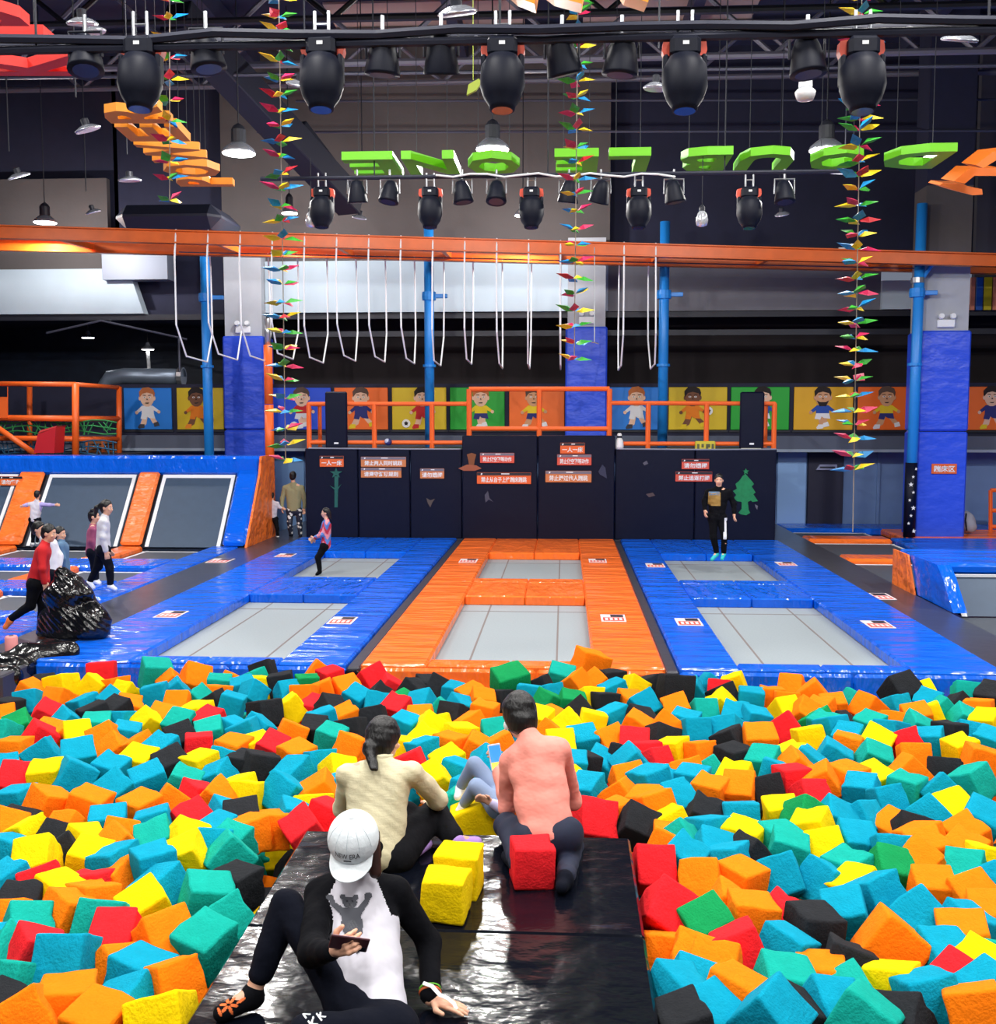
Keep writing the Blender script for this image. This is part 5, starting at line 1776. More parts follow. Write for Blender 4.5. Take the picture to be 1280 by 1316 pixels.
def cube_label(i, mode):
    q = CB[i]
    dirs = {'L': (-1, 0, 'at left'), 'R': (1, 0, 'at right'), 'U': (0, -1, 'behind'), 'D': (0, 1, 'before it')}
    out = '%s foam cube %s' % (NAMEC[q['c']], zone(q))
    for k in mode:
        dx, dy, ph = dirs[k]
        n = near(i, dx, dy)
        out += ', ' + (n + ' ' + ph if n else 'nothing ' + ph)
    return out


rank = sorted(range(len(CB)), key=lambda i: -CB[i]['S'] * (1.15 if 0 < CB[i]['px'] < 1280 else .5))
ind = rank[:292]
labels = {}
left = list(ind)
for mode in ('LRU', 'LRD', 'URD', 'LUD'):
    cnt = {}
    for i in left:
        cnt.setdefault(cube_label(i, mode), []).append(i)
    nxt = []
    for lb, ids in cnt.items():
        if len(ids) == 1 and lb not in labels.values():
            labels[ids[0]] = lb
        else:
            nxt += ids
    left = nxt
words = ('nearest', 'second', 'third', 'fourth', 'fifth', 'sixth', 'seventh')
for i in sorted(left, key=lambda i: -CB[i]['py']):
    for w_ in words:
        lb = '%s %s' % (w_, cube_label(i, 'LR'))
        if lb not in labels.values():
            labels[i] = lb + ''
            break
for i in ind:
    q = CB[i]
    o = bpy.data.objects.new('foam_cube', cube_mesh(q['g'], q['c']))
    COL.objects.link(o)
    o.location = q['p'].tolist()
    o.rotation_mode = 'QUATERNION'
    o.rotation_quaternion = q['q']
    o.scale = (q['s'],) * 3
    tag(o, labels[i], 'foam cube', 'foam cubes in the pit')
    ORG[o.name] = q['p']
# the small far ones and the cubes lying underneath, one mass
keys = list(FOAM)
V_, F_, M_ = [], [], []


def mass_cube(p, s, quat, c, gi):
    P, f = GEO[gi]
    R = np.array(quat.to_matrix())
    n = len(V_) and sum(len(a) for a in V_)
    V_.append(P @ R.T * s + p)
    F_.extend([[n + a for a in q] for q in f])
    M_.extend([keys.index(c)] * len(f))


for i in rank[292:]:
    q = CB[i]
    mass_cube(q['p'], q['s'], q['q'], q['c'], q['g'])
y = 3.0
row = 0
while y < 11.75:
    x = -8.2
    row += 1
    while x < 7.0:
        xx, yy = x + rs.uniform(-.07, .07), y + rs.uniform(-.06, .06)
        u = min(max((y - 4.5) / 7.0, 0), 1)
        zt = -.40 - .14 * u + rs.uniform(-.08, .05)
        if not (MX0 - .2 < xx < MX1 + .2 and yy < 6.5) and not (xx < -6.0 and yy > 11.15):
            px, py = proj((xx, yy, zt))
            if -260 < px < 1540 and py < 1560:
                c = rs.choice(list('TOYSKRGK'), p=[.26, .26, .12, .10, .06, .08, .04, .08])
                mass_cube(A(xx, yy, zt), .25, Euler((rs.normal(0, .4), rs.normal(0, .4), rs.uniform(0, 1.57))).to_quaternion(), c, rs.randint(8))
        x += .285
    y += .285
o = emit_mesh('foam_cubes_below', np.concatenate(V_), F_, [FOAM[k] for k in keys], None, M_, True)
tag(o, 'mass of foam cubes filling the pit below and far behind', 'foam cubes', None, 'stuff')


def loose_cube(px0, py0, px1, py1, c, yaw, lab, s, tilt=0.0, gi=0):
    p = G((px0 + px1) / 2, py1, MZ)
    p = A(p[0], p[1] + s * .52, MZ + s * .5)
    o = bpy.data.objects.new('foam_cube', cube_mesh(gi, c))
    COL.objects.link(o)
    o.location = p.tolist()
    o.rotation_euler = (0, tilt, yaw)
    o.scale = (s,) * 3
    tag(o, lab, 'foam cube', 'foam cubes lying on the mat')


loose_cube(541, 1118, 600, 1191, 'Y', -.12, 'nearer of the two yellow foam cubes standing on the black mat', .222, 0, 1)
loose_cube(562, 1088, 614, 1157, 'Y', -.12, 'farther of the two yellow foam cubes standing on the black mat', .222, 0, 2)
loose_cube(654, 1076, 712, 1146, 'R', .18, 'red foam cube standing on the black mat behind the kneeling person in pink', .226, .02, 4)

# ================================================================== people in the foreground
m_cap = mat('cap_white', (232, 240, 244), .8, bump=[('noise', 30, .1, (1, 1, 1))])
m_tee = mat('tee_white', (206, 204, 214), .85, bump=[('noise', 6, .6, (1, 1, .5))])
m_blk = mat('cloth_black', (7, 8, 14), .9, spec=.15, bump=[('noise', 7, .4, (1, 1, 1))])
m_blk2 = mat('cloth_navy', (9, 13, 26), .9, spec=.15, bump=[('noise', 7, .4, (1, 1, 1))])
m_beige = mat('knit_beige', (214, 206, 172), .9, bump=[('wave', 8, .06, (.2, .2, 9)), ('noise', 40, .1, (1, 1, 1))])
m_pink = mat('jersey_pink', (236, 148, 134), .85, bump=[('noise', 5, .5, (1, 1, 1.6))])
m_jean = mat('denim_dark', (18, 28, 54), .8, var=.12, vscale=30)
m_pantsg = mat('pants_black', (16, 17, 22), .9, spec=.15, bump=[('noise', 7, .4, (1, 1, 1))])
m_lav = mat('sock_lavender', (176, 140, 214), .85)
m_orpat = mat('sock_orange', (226, 110, 50), .85)


def drape(name, polys, o, u, v, n, res, target, mts, parent, lift=.003):
    """cloth print: small cells laid on the garment along -n"""
    from mathutils.bvhtree import BVHTree
    me = target.data
    o0 = org(target)
    bvh = BVHTree.FromPolygons([tuple(q.co) for q in me.vertices], [tuple(p.vertices) for p in me.polygons])
    o, u, v, n = (np.array(q, float) for q in (o, u, v, n))
    hitc = {}

    def hit(a, b):
        k = (round(a, 5), round(b, 5))
        if k not in hitc:
            st = o + u * a + v * b + n * .35 - o0
            loc = bvh.ray_cast(Vector(st), Vector(-n), 1.0)[0]
            hitc[k] = None if loc is None else np.array(loc) + o0 + n * lift
        return hitc[k]
    mb = MB()
    for pl, k in polys:
        mb.mt(k)
        P = np.array(pl)
        lo, hi = P.min(0), P.max(0)
        for i in range(int((hi[0] - lo[0]) / res) + 1):
            for j in range(int((hi[1] - lo[1]) / res) + 1):
                a, b = lo[0] + i * res, lo[1] + j * res
                ca, cb = a + res / 2, b + res / 2
                ins = False
                for q in range(len(P)):
                    x1, y1 = P[q]
                    x2, y2 = P[q - 1]
                    if (y1 > cb) != (y2 > cb) and ca < (x2 - x1) * (cb - y1) / (y2 - y1) + x1:
                        ins = not ins
                if ins:
                    h = [hit(a, b), hit(a + res, b), hit(a + res, b + res), hit(a, b + res)]
                    if all(x is not None for x in h):
                        mb.add(h, [(0, 1, 2, 3)])
    if mb.v:
        return mb.build(name, mts, parent)


def ellp(cx, cy, a, b, n=16, rot=0.0):
    return [(cx + a * math.cos(t) * math.cos(rot) - b * math.sin(t) * math.sin(rot), cy + a * math.cos(t) * math.sin(rot) + b * math.sin(t) * math.cos(rot)) for t in [2 * math.pi * i / n for i in range(n)]]


# --- person in a white cap
JA = dict(hd=V(455, 1082, 4.40), fw=(-.05, -.72, -.62), up=(0, -.6, .75), nk=V(458, 1128, 4.50), ch=V(460, 1163, 4.47), pv=G(478, 1292, .43),
          sL=V(507, 1146, 4.50), sR=V(410, 1147, 4.47), eL=V(550, 1212, 4.56), wL=V(553, 1284, 4.34), eR=V(402, 1224, 4.14), wR=V(427, 1222, 3.98),
          hL=G(504, 1326, .42), hR=G(452, 1294, .425), kR=V(369, 1163, 4.40), aR=G(325, 1276, .40), tR=G(285, 1302, .355), kL=V(394, 1328, 3.82),
          aL=G(452, 1392, .40), tL=G(480, 1420, .36), dL=(.96, -.28, -.10), nL=(.05, .1, 1), cL=.10, dR=(.62, -.45, .45), nR=(-.5, -.85, -.1), cR=.75)


def tee_fn(J):
    mid, ax = J['nk'], nrm(J['sL'] - J['sR'])
    dn = nrm(J['pv'] - J['nk'])

    def dseg(c, a, b):
        ab = b - a
        t = np.clip(((c - a) @ ab) / (ab @ ab), 0, 1)
        return np.linalg.norm(c - a - t[:, None] * ab, axis=1)

    def fn(c):
        l = np.abs((c - mid) @ ax - .0)
        h = np.clip((c - mid) @ dn, 0, .6)
        arm = np.minimum.reduce([dseg(c, J['e' + q], J['w' + q]) for q in 'LR'] + [dseg(c, lerp(J['s' + q], J['e' + q], .35), J['e' + q]) for q in 'LR'])
        return ((l > .075 + .42 * h) & (h < .2) | (arm < .070)).astype(np.int32)
    return fn


pa = figure('person', 'person in a white cap and bear-print tee sitting on the mat, looking at a phone', JA, 1.0, [m_tee, m_blk], m_blk2, m_blk, 'short',
            tres=.007, matfn=tee_fn({k: np.array(v, float) for k, v in JA.items() if k[0] in 'nseewph'}), trouser_end=.84, face=True, tops='raglan_tee', base=A(-.83, 4.35, MZ), fine=True, spread={'L': .30, 'R': .05})
hs_ = JA['hd']
sdf_obj('long_hair', [cap(hs_ + A(.075, .03, .02), hs_ + A(.088, .0, -.13), .03, .026), cap(hs_ + A(-.06, .05, .0), hs_ + A(-.07, .03, -.12), .03, .02), cap(hs_ + A(.0, .07, .0), hs_ + A(.02, .09, -.13), .07, .05)], .008, mat('brown_hair', (52, 26, 20), .5), pa, k=.02, disp=wrinkle(.002, 80, 4))
tee = [c for c in pa.children if c.name.startswith('raglan_tee')][0]
nk, pvp = JA['nk'], JA['pv']
dnv = nrm(pvp - nk)
sx = nrm(JA['sL'] - JA['sR'])
fr = nrm(np.cross(dnv, sx))
fr = fr if fr[1] < 0 else -fr
o_ = V(452, 1178, 4.35)
bear = [(ellp(.0, .055, .031, .026), 0), (ellp(-.027, .078, .012, .012), 0), (ellp(.027, .078, .012, .012), 0), (ellp(0, .045, .016, .012), 1),
        ([(-.032, .032), (.032, .032), (.046, -.04), (.036, -.085), (-.036, -.085), (-.046, -.04)], 0),
        ([(-.028, .03), (-.036, -.008), (-.082, .045), (-.088, .075), (-.066, .078), (-.062, .055)], 0),
        ([(.028, .03), (.036, -.008), (.08, .05), (.092, .082), (.07, .086), (.06, .06)], 0),
        (ellp(-.08, .074, .017, .014), 0), (ellp(.082, .082, .017, .014), 0), (ellp(0, -.045, .022, .024), 1),
        (ellp(-.011, .062, .0045, .0055), 2), (ellp(.011, .062, .0045, .0055), 2), (ellp(0, .047, .006, .0045), 2),
        ([(.004, -.10), (.022, -.10), (.016, -.16), (.006, -.165)], 2)]
drape('bear_print', bear, o_, sx, -dnv, fr, .0045, tee, [mat('print_grey', (78, 80, 88), .9), mat('print_grey_light', (92, 94, 100), .9), mat('print_dark', (26, 28, 40), .9)], pa)
# cap
hc = JA['hd']
cu_ = nrm((.02, -.40, .92))
cf_ = nrm(np.array((-.05, -.92, -.40)) - cu_ * (np.array((-.05, -.92, -.40)) @ cu_))
cr_ = np.cross(cf_, cu_)
cc = hc + cu_ * .030 + cf_ * .004
RR = np.array([cr_, cf_, cu_])
rad = (.107, .118, .112)
vv, ff = sdf_mesh([elp(cc, rad, RR)], .008, .01, None, [(cc - cu_ * .045, -cu_)])
capo = emit_mesh('cap', vv, ff, m_cap, pa, None, True)
mb = MB()
NU, NV_ = 18, 5
for side in (0, 1):
    g = []
    for i in range(NU + 1):
        a = math.radians(-66 + 132 * i / NU)
        for j in range(NV_ + 1):
            t = j / NV_
            ext = -.006 + t * .078 * max(math.cos(a * 1.1), .0) ** .55
            kk = .915
            e = cc + cr_ * math.sin(a) * rad[0] * kk + cf_ * (math.cos(a) * rad[1] * kk + ext) - cu_ * (.044 + .35 * ext + .020 * math.sin(a) ** 2 * t + side * .004)
            g.append(e)
    mb.add(g, [(i * (NV_ + 1) + j, (i + 1) * (NV_ + 1) + j, (i + 1) * (NV_ + 1) + j + 1, i * (NV_ + 1) + j + 1) if side == 0 else (i * (NV_ + 1) + j + 1, (i + 1) * (NV_ + 1) + j + 1, (i + 1) * (NV_ + 1) + j, i * (NV_ + 1) + j) for i in range(NU) for j in range(NV_)])
n_ = (NU + 1) * (NV_ + 1)
edge = [i * (NV_ + 1) + NV_ for i in range(NU + 1)]
for a, b in zip(edge[:-1], edge[1:]):
    mb.f.append([a, n_ + a, n_ + b, b])
    mb.m.append(0)
mb.build('brim', m_cap, capo, smooth=True)
MB().ell(cc + cu_ * rad[2], (.012, .012, .006), RR, 10, 6).build('button', m_cap, capo, smooth=True)


def on_cap(a, b, lift=.0012):
    """a sideways, b upwards (m) on the front of the crown"""
    th_, ph = a / rad[0], b / rad[2]
    d = cr_ * math.sin(th_) * math.cos(ph) * rad[0] + cf_ * math.cos(th_) * math.cos(ph) * rad[1] + cu_ * math.sin(ph) * rad[2]
    return cc + d * (1 + lift / .11)


m_ink = mat('ink_dark', (46, 50, 58), .8)
for nm, body, w_, h_, b0 in (('lettering', 'NEW ERA', .106, .024, .008),):
    v0, f0_, _ = text_mesh(body, .0)
    sgn = 1 if (cr_ @ RT) > 0 else -1
    mb = MB()
    mb.add([on_cap(sgn * q[0] * w_, b0 + q[1] * h_) for q in v0], f0_)
    mb.add([on_cap(sgn * a, b) for a, b in ((-.016, -.022), (.016, -.022), (.016, -.013), (-.016, -.013))], [(0, 1, 2, 3)])
    mb.build(nm, m_ink, capo)
sm_ = MB()
for i in range(-2, 3):
    sm_.tube([on_cap(i * .055, .02 + .012 * k, .0005) for k in range(12)], .0012, 4)
sm_.build('panel_seams', mat('cap_seam', (206, 216, 222), .8), capo)
# phone
pc = JA['wR'] + A(.075, -.045, .055)
pn = nrm(JA['hd'] - pc)
pd_ = nrm(np.cross(pn, A(.25, -1, 0)))
ps = np.cross(pn, pd_)
ph_ = thing('phone', 'dark smartphone held in the hand of the person in a white cap', 'phone', pc)
Rp = np.array([pd_, ps, pn])
MB().obox(pc, Rp, (.074, .036, .0045), .003).build('case', mat('phone_case', (70, 34, 44), .35), ph_)
MB().obox(pc + pn * .0048, Rp, (.070, .033, .0006)).build('screen', mat('phone_screen', (190, 150, 160), .2, emit=.6), ph_)
MB().obox(pc - pn * .0055 + pd_ * .055 + ps * .018, Rp, (.011, .011, .0015), .001).build('camera_bump', m_blackp, ph_)
# wrist band and ribbon
wl, el_ = JA['wL'], JA['eL']
d, u, v = frame_of(el_ - wl)
for nm, dz, rr, m in (('green_wristband', .045, .042, mat('band_green', (110, 200, 60), .6)), ('orange_wristband', .03, .043, mat('band_orange', (228, 110, 60), .6))):
    MB().tube([wl + d * dz + (u * math.cos(t) + v * math.sin(t)) * rr for t in [2 * math.pi * i / 20 for i in range(20)]], .006, 6, True).build(nm, m, pa)
rb = MB()
ptsr = [wl + d * .06 + A(-.02, -.045, .035), wl + d * .04 + A(.015, -.05, .045), wl + A(.045, -.045, .045), wl + A(.08, -.045, .03), wl + A(.105, -.05, .012), wl + A(.115, -.06, -.004)]
for a, b in zip(ptsr[:-1], ptsr[1:]):
    dd_ = nrm(b - a)
    rb.obox((a + b) / 2, [dd_, np.cross(A(0, -.6, .8), dd_), A(0, -.6, .8)], (np.linalg.norm(b - a) / 2 + .003, .008, .0015))
rb.build('white_ribbon', m_white, pa)
# print on the near knee, orange pattern on the sock
tr = [c for c in pa.children if c.name.startswith('trousers')][0]
add = []
kx = V(404, 1303, 4.05)
vt, ft, _ = text_mesh('KG', .01)
n_k = nrm(CAM - kx)
u_k = nrm(np.cross(A(0, 0, 1), n_k))
u_k = nrm(u_k * .75 + np.cross(n_k, u_k) * .55)
v_k = np.cross(n_k, u_k)
lets = []
for body, oy in (('KG', .026), ('NG', -.026)):
    for g_ in body:
        pass
polyK = []
for (ox, oy) in ((-.02, .024), (.018, .024), (-.02, -.02), (.018, -.02)):
    polyK += [([(ox - .014, oy - .016), (ox - .008, oy - .016), (ox - .008, oy + .016), (ox - .014, oy + .016)], 0), ([(ox - .008, oy - .004), (ox + .012, oy + .012), (ox + .012, oy + .018), (ox - .008, oy + .006)], 0), ([(ox - .004, oy), (ox + .012, oy - .016), (ox + .004, oy - .016), (ox - .008, oy - .002)], 0)]
drape('knee_print', polyK, kx, u_k, v_k, n_k, .003, tr, [m_white], pa)
shoeR = [c for c in pa.children if c.name.startswith('shoe')][1]
tc_ = JA['tR']
fl = [(ellp(.0 + .022 * math.cos(a), .022 * math.sin(a), .016, .007, 10, a), 0) for a in [i * 1.05 for i in range(6)]] + [(ellp(.045, .02, .02, .006, 10, .7), 0), (ellp(-.03, -.03, .02, .006, 10, 2.2), 0)]
drape('sock_pattern', fl, lerp(JA['aR'], tc_, .72), (1, 0, 0), nrm((0, .7, .7)), nrm((0, -.7, .7)), .004, shoeR, [m_orpat], pa)

# --- person in beige
JB = dict(hd=V(493, 951, 6.02), fw=(.35, .88, -.3), up=(.0, .2, 1), nk=V(490, 984, 5.92), ch=V(486, 1012, 5.90), pv=V(478, 1094, 5.74),
          sL=V(446, 995, 5.9), sR=V(530, 993, 5.9), eR=V(563, 1027, 6.08), wR=V(552, 1040, 6.32), eL=V(440, 1040, 6.02), wL=V(480, 1048, 6.36),
          hL=V(460, 1098, 5.78), hR=V(506, 1098, 5.80), kR=V(558, 1046, 6.2), aR=G(586, 1080, .40), tR=G(612, 1083, .37), kL=V(522, 1050, 6.12), aL=G(528, 1092, .39), tL=G(548, 1084, .36))
pb = figure('person', 'person in a beige sweater with tied black hair, sitting on the mat facing the pit', JB, .98, [m_beige], m_pantsg, m_lav, 'none', tres=.011, tops='sweater', base=A(-1.03, 5.8, MZ), trouser_end=.95, tk=1.3, hs=1.1, fine=True)
f_, u_, r_ = head_frame(JB['fw'], JB['up'])
hc = JB['hd']
H = [elp(hc + u_ * .028 - f_ * .012, (.098, .114, .112), np.array([r_, f_, u_])), elp(hc - f_ * .035 - u_ * .03, (.088, .084, .085), np.array([r_, f_, u_])),
     cap(hc - f_ * .09 - u_ * .035, hc - f_ * .115 - u_ * .05 - r_ * .02, .034, .042), cap(hc - f_ * .115 - u_ * .05 - r_ * .02, V(479, 988, 5.80), .036, .016), cap(hc - f_ * .10 - u_ * .06 - r_ * .02, V(484, 990, 5.80), .026, .008)]
sdf_obj('hair', H, .007, m_hair, pb, k=.02, cuts=[(hc + f_ * .035 + u_ * .045, nrm(f_ * .85 - u_ * .5))], disp=wrinkle(.0022, 80, 5))
sdf_obj('collar', [cap(JB['nk'] + A(0, 0, -.02), JB['nk'] + A(.004, .02, .05), .066, .060)], .008, m_beige, pb, k=.02, cuts=[(JB['nk'] + A(.004, .02, .062), A(0, .2, 1))])

# --- person in pink
JC = dict(hd=V(667, 919, 6.3), fw=(-.42, .80, -.45), up=(-.1, .3, 1), nk=V(681, 951, 6.18), ch=V(689, 976, 6.12), pv=V(703, 1070, 5.92),
          sL=V(655, 980, 6.2), sR=V(720, 963, 6.16), eL=V(652, 1036, 6.26), wL=V(641, 990, 6.48), eR=V(736, 1028, 6.38), wR=V(712, 1030, 6.6),
          hL=V(683, 1078, 5.92), hR=V(724, 1074, 5.92), kL=V(652, 1062, 6.18), aL=G(668, 1112, .40), tL=G(652, 1100, .36), kR=V(735, 1092, 6.18), aR=G(726, 1128, .39), tR=G(722, 1140, .37))
pcn = figure('person', 'person in a pink long-sleeved top and dark jeans kneeling at the mat edge', JC, .98, [m_pink], m_jean, m_blk2, 'short', tres=.011, tops='long_sleeve_top', base=A(-.08, 5.95, MZ), hs=1.1, tk=1.1, fine=True)
f_, u_, r_ = head_frame(JC['fw'], JC['up'])
hc = JC['hd']
[bpy.data.objects.remove(q) for q in list(pcn.children) if q.name.startswith('hair')]
H = [elp(hc + u_ * .03 - f_ * .012, (.102, .116, .112), np.array([r_, f_, u_])), elp(hc - f_ * .035 - u_ * .045, (.094, .088, .085), np.array([r_, f_, u_]))]
sdf_obj('hair', H, .007, m_hair, pcn, k=.02, cuts=[(hc + f_ * .05 + u_ * .03, nrm(f_ * .85 - u_ * .4))], disp=wrinkle(.0018, 80, 5))
MB().ell(JC['hd'] - r_ * .078 - u_ * .05 + f_ * .03, (.012, .03, .028), np.array([r_, f_, u_]), 12, 8).build('white_mask', m_white, pcn, smooth=True)
st = MB()
for q in (-1, 1):
    c0 = JC['pv'] + A(q * .055, -.105, -.03)
    st.tube([c0 + A(-.03, 0, .03), c0 + A(.035, -.002, .03)], .0025, 4)
    st.tube([c0 + A(-.03, 0, .03), c0 + A(-.025, -.006, -.05)], .002, 4)
st.build('jean_stitching', mat('stitch', (120, 110, 100), .8), pcn)
c = V(637, 973, 6.5)
t = thing('phone', 'phone with a bright screen held by the person in pink', 'phone', c)
n_ = nrm((.45, -.75, .35))
u2 = nrm(np.cross(A(0, 0, 1), n_))
Rp = np.array([u2, np.cross(n_, u2), n_])
MB().obox(c, Rp, (.042, .08, .005), .003).build('case', mat('case_white', (220, 222, 230), .4), t)
MB().obox(c + n_ * .0055 + Rp[1] * .02, Rp, (.038, .05, .0006)).build('screen', mat('screen_blue', (60, 140, 220), .2, emit=.8), t)
MB().obox(c + n_ * .0055 - Rp[1] * .05, Rp, (.038, .02, .0006)).build('screen_bar', mat('screen_yellow', (236, 220, 90), .2, emit=.8), t)

# --- small child half sunk in the cubes
JK = dict(hd=V(688, 1002, 6.95), fw=(-.6, -.2, .6), up=(.8, .1, .6), nk=V(676, 1016, 6.9), ch=V(664, 1022, 6.86), pv=V(640, 1030, 6.8), sL=V(666, 1010, 7.0), sR=V(668, 1032, 6.72),
          eL=V(655, 1000, 7.05), wL=V(645, 1012, 6.95), eR=V(645, 1038, 6.62), wR=V(632, 1032, 6.62), hL=V(642, 1022, 6.88), hR=V(640, 1036, 6.72), kL=V(610, 982, 6.95), aL=V(592, 1012, 7.05), tL=V(588, 1024, 7.0), kR=V(612, 1010, 6.8), aR=V(596, 1034, 6.9), tR=V(590, 1042, 6.9))
figure('child', 'small child in grey trousers lying half sunk in the cubes before the person in pink', JK, .72, [mat('tee_lilac', (190, 186, 224), .8)], mat('pants_bluegrey', (128, 146, 178), .85), m_white, 'short', tres=.012, base=V(640, 1045, 6.8))

# ================================================================== people further back
def small(name, lab, Y, sc, pts, fw, up, top, trousers, shoes, hair='short', grp=None, **k):
    J = {a: V(p[0], p[1], Y + (p[2] if len(p) > 2 else 0)) for a, p in pts.items()}
    J['fw'], J['up'] = fw, up
    return figure(name, lab, J, sc, top, trousers, shoes, hair, tres=.016, group=grp, **k)


m_olive = mat('sweater_olive', (150, 146, 110), .9)
m_patp = bpy.data.materials.new('patterned_trousers')
m_patp.use_nodes = True
nt = m_patp.node_tree
vn = nt.nodes.new('ShaderNodeTexVoronoi')
vn.inputs['Scale'].default_value = 11
cr = nt.nodes.new('ShaderNodeValToRGB')
cr.color_ramp.interpolation = 'CONSTANT'
cr.color_ramp.elements[0].color = (*lin((226, 226, 224)), 1)
cr.color_ramp.elements[1].position = .34
cr.color_ramp.elements[1].color = (*lin((34, 40, 58)), 1)
tcn = nt.nodes.new('ShaderNodeTexCoord')
nt.links.new(tcn.outputs['Object'], vn.inputs['Vector'])
nt.links.new(vn.outputs['Distance'], cr.inputs[0])
nt.links.new(cr.outputs[0], nt.nodes['Principled BSDF'].inputs['Base Color'])
small('person', 'adult in an olive sweater and patterned trousers walking beside the navy platform', 25.2, .95,
      dict(hd=(376.5, 612), nk=(377, 622), ch=(377, 632), pv=(378, 655), sL=(366, 627), sR=(388, 627), eL=(362.5, 641), wL=(362.5, 652, -.05), eR=(391.5, 641), wR=(391, 653), hL=(373, 657), hR=(383.5, 657), kL=(372, 672, -.1), kR=(385, 673), aL=(374, 687), aR=(386, 689), tL=(373, 690, .12), tR=(386, 692, .12)),
      (0, 1, -.05), (0, 0, 1), [m_olive], [m_patp], m_blk2)
small('child', 'boy in a white top walking hand in hand beside the olive sweater adult', 25.1, .68,
      dict(hd=(349.5, 637), nk=(350, 644.5), ch=(350, 651), pv=(350, 666), sL=(343.5, 647), sR=(356.5, 647), eL=(342.5, 656), wL=(343.5, 664), eR=(359, 652), wR=(362, 653, -.02), hL=(347, 667), hR=(353.5, 667), kL=(348.5, 678, .05), kR=(356, 678, -.03), aL=(348, 688), aR=(357, 689), tL=(347, 691, .1), tR=(356, 692, .1)),
      (.05, 1, 0), (0, 0, 1), [m_tee], m_pantsg, m_white)
m_girl = [mat('sweater_red', (196, 44, 72), .85), mat('sweater_blue', (90, 128, 196), .85), mat('sweater_rose', (226, 140, 150), .85)]
gz0 = V(416, 700, 19.9)[2]
small('child', 'girl in a red and blue patterned sweater dress on the left rear trampoline', 19.9, .80,
      dict(hd=(418.5, 659), nk=(420, 669), ch=(420, 677), pv=(419, 700), sL=(418, 672, .1), sR=(421, 673, -.1), eL=(413, 685, .12), wL=(405, 692, .05), eR=(414, 687, -.12), wR=(404, 691, -.05), hL=(417, 702, .06), hR=(417, 702, -.06), kL=(408.5, 716, .05), kR=(409, 717, -.06), aL=(411, 733, .05), aR=(411, 734, -.05), tL=(407, 738, .05), tR=(407, 738, -.06)),
      (-1, -.15, -.05), (0, 0, 1), m_girl, m_blk, m_blk, 'long', tops='sweater_dress', matfn=lambda c: (np.floor((c[:, 2] - gz0) * 11 + .8 * np.sin(c[:, 0] * 40)) % 3).astype(np.int32))
pj = small('child', 'boy in black jumping above the right rear trampoline in teal shoes', 20.6, .99,
      dict(hd=(924, 617), nk=(923.5, 628), ch=(922.5, 640), pv=(921, 663), sL=(937, 633), sR=(910, 633), eL=(943, 648), wL=(943.5, 660, -.05), eR=(905.5, 644), wR=(906, 655, -.05), hL=(927, 665), hR=(916, 665), kL=(931, 690, -.08), kR=(917, 690, -.05), aL=(930, 711), aR=(921, 711), tL=(928, 718, -.1), tR=(915, 719, -.1)),
      (-.15, -1, -.1), (0, 0, 1), [m_blk], m_blk, mat('shoe_teal', (40, 190, 196), .6), 'short')
tp = [c for c in pj.children if c.name.startswith('shirt')][0]
drape('chest_print', [([(-.11, -.14), (.11, -.14), (.11, .12), (-.11, .12)], 0), ([(-.10, .05), (.10, .05), (.10, .115), (-.10, .115)], 1)], V(919, 641, 20.4), (1, 0, 0), (0, 0, 1), (0, -1, 0), .025, tp, [mat('print_gold', (150, 116, 50), .7), mat('print_blue', (90, 120, 150), .7)], pj)
tp = [c for c in pj.children if c.name.startswith('trousers')][0]
drape('side_stripe', [([(-.03, -.2), (.02, -.2), (.05, .2), (.0, .2)], 0)], V(932.5, 680, 20.4), (1, 0, 0), (0, 0, 1), (0, -1, 0), .02, tp, [m_white], pj)
small('person', 'young person with a ponytail in a pale top walking left of the walkway', 16.9, 1.0,
      dict(hd=(137, 652), nk=(134.5, 665), ch=(133, 677), pv=(132, 705), sL=(134, 671, .14), sR=(133, 672, -.14), eL=(131, 690, .17), wL=(139, 704, .12), eR=(132, 691, -.18), wR=(136, 708, -.16), hL=(131, 707, .08), hR=(133, 707, -.08), kL=(126, 728, .08), kR=(141, 730, -.08), aL=(115, 748, .08), aR=(142, 752, -.08), tL=(120, 755, .08), tR=(148, 757, -.08)),
      (1, -.1, -.15), (0, 0, 1), [mat('top_pale', (206, 206, 212), .85)], m_blk2, m_white, 'pony')
small('child', 'girl with two hair buns in a mauve top half hidden behind the ponytail walker', 17.7, .92,
      dict(hd=(121, 664), nk=(119.5, 676), ch=(119, 686), pv=(119, 708), sL=(120, 680, .12), sR=(119, 681, -.12), eL=(117, 694, .14), wL=(121, 706, .1), eR=(118, 695, -.14), wR=(122, 707, -.1), hL=(118, 710, .07), hR=(119, 710, -.07), kL=(122, 727, .06), kR=(121, 728, -.07), aL=(124, 745, .06), aR=(122, 746, -.07), tL=(128, 749, .06), tR=(127, 750, -.07)),
      (1, .1, 0), (0, 0, 1), [mat('top_mauve', (150, 72, 104), .85)], m_blk2, m_white, 'bun')
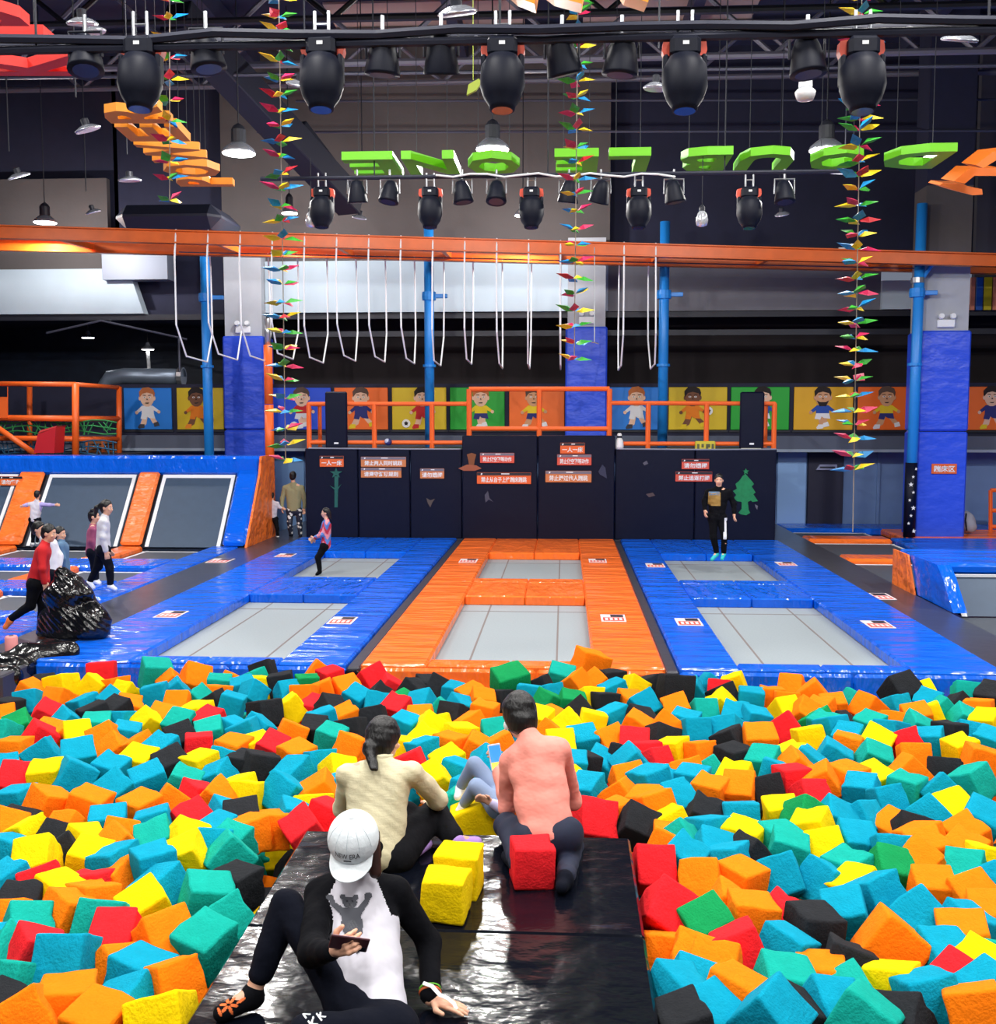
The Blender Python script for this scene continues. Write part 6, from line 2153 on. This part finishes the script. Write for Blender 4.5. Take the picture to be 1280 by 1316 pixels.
small('child', 'boy in a red top and orange socks striding past the black bag', 13.7, .96,
      dict(hd=(63, 685), nk=(58, 699), ch=(55, 712), pv=(46, 748), sL=(57, 706, .14), sR=(54, 708, -.14), eL=(58, 730, .17), wL=(60, 748, .1), eR=(54, 731, -.18), wR=(57, 750, -.14), hL=(48, 751, .08), hR=(45, 751, -.08), kL=(55, 778, .06), kR=(39, 778, -.08), aL=(52, 806, .06), aR=(13, 796, -.05), tL=(56, 814, .0), tR=(7, 806, -.06)),
      (1, -.05, -.2), (.2, 0, 1), [mat('top_red', (196, 22, 30), .85)], m_blk, mat('sock_bright_orange', (244, 120, 40), .8), 'short')
small('child', 'child in a white jacket walking just behind the boy in red', 14.8, .92,
      dict(hd=(50, 680), nk=(56, 692), ch=(62, 704), pv=(66, 735), sL=(68, 698, .14), sR=(60, 699, -.14), eL=(76, 714, .1), wL=(77, 728, .05), eR=(55, 716, -.16), wR=(58, 730, -.12), hL=(68, 738, .08), hR=(64, 738, -.08), kL=(72, 760, .06), kR=(62, 762, -.06), aL=(74, 782, .06), aR=(60, 783, -.06), tL=(80, 788, .06), tR=(66, 790, -.06)),
      (1, -.1, -.1), (0, 0, 1), [mat('jacket_white', (222, 222, 230), .8)], m_blk2, m_white, 'short')
small('child', 'child in a blue-grey top seen behind the white jacket', 15.8, .9,
      dict(hd=(77, 686), nk=(79, 697), ch=(80, 707), pv=(81, 733), sL=(82, 701, .13), sR=(78, 702, -.13), eL=(83, 716, .15), wL=(85, 729, .1), eR=(80, 718, -.15), wR=(84, 730, -.1), hL=(82, 736, .07), hR=(80, 736, -.07), kL=(84, 754, .06), kR=(80, 755, -.06), aL=(85, 773, .06), aR=(79, 774, -.06), tL=(90, 778, .06), tR=(84, 779, -.06)),
      (1, -.1, -.1), (0, 0, 1), [mat('top_bluegrey', (84, 118, 150), .85)], m_blk2, m_white, 'short')
m_vest = [m_tee, mat('sleeve_lilac', (170, 160, 216), .85)]
vx0 = V(45, 660, 22.4)[0]
small('child', 'child in a white vest with arms spread before the left wall trampoline', 22.4, .72,
      dict(hd=(48, 635.5), nk=(47.5, 644), ch=(46.5, 651), pv=(44.5, 667), sL=(40, 648), sR=(54, 648), eL=(34, 649), wL=(29.5, 650, -.1), eR=(63, 649), wR=(71, 649, -.05), hL=(41.5, 668), hR=(48, 668), kL=(43, 681), kR=(49, 680, -.1), aL=(42, 698), aR=(48, 697), tL=(41, 702, .1), tR=(47, 701, .1)),
      (.1, 1, 0), (0, 0, 1), m_vest, m_blk2, m_white, 'short', matfn=lambda c: (np.abs(c[:, 0] - vx0) > .13).astype(np.int32))

# ================================================================== black bag and sheet at the left corner
m_bag = mat('bin_bag', (12, 13, 16), .18, bump=[('ridge', 3.2, .45, (1, 1, 1)), ('noise', 9, .3, (1, 1, 1))], spec=.6)
b0 = G(95, 828, 0)
S = 1 / 100.0
c = V(97, 790, b0[1])
t = thing('bin_bag', 'big crumpled black plastic bag standing on the blue pad at the left', 'bag', b0)
sdf_obj('sack', [elp(V(97, 798, 13.4), (.40, .34, .30)), elp(V(88, 765, 13.4), (.30, .28, .28)), elp(V(118, 800, 13.3), (.24, .25, .24)), elp(V(70, 800, 13.45), (.20, .25, .26)), cap(V(85, 755, 13.4), V(80, 738, 13.4), .16, .10), cap(V(95, 748, 13.35), V(112, 762, 13.3), .08, .07)],
        .018, m_bag, t, k=.06, disp=wrinkle(.014, 34, 9), cuts=[(A(0, 0, .01), A(0, 0, -1))])
b0 = G(40, 858, 0)
t = thing('plastic_sheet', 'crumpled black plastic sheet lying over the left front corner', 'sheet', b0)
sdf_obj('sheet', [cap(V(-20, 872, 11.9), V(30, 848, 12.2), .17, .17), cap(V(30, 846, 12.2), V(88, 838, 12.35), .15, .09), cap(V(-20, 855, 12.2), V(25, 858, 12.0), .16, .16), elp(V(60, 836, 12.4), (.24, .2, .10)), cap(V(-10, 868, 11.7), V(12, 868, 11.7), .16, .14)],
        .02, m_bag, t, k=.06, disp=wrinkle(.022, 24, 4))
c = V(15, 836, 12.6)
t = thing('pink_roll', 'short pink foam roll standing behind the black plastic sheet', 'roll', c - A(0, 0, .1))
MB().lathe([(.06, -.18), (.075, -.16), (.075, .16), (.06, .18)], c, (0, 0, 1), 14).build('roll', mat('roll_pink', (222, 140, 140), .7), t, smooth=True)
MB().lathe([(.02, .175), (.03, .185), (.02, .187)], c, (0, 0, 1), 10).build('core', m_dark, t)
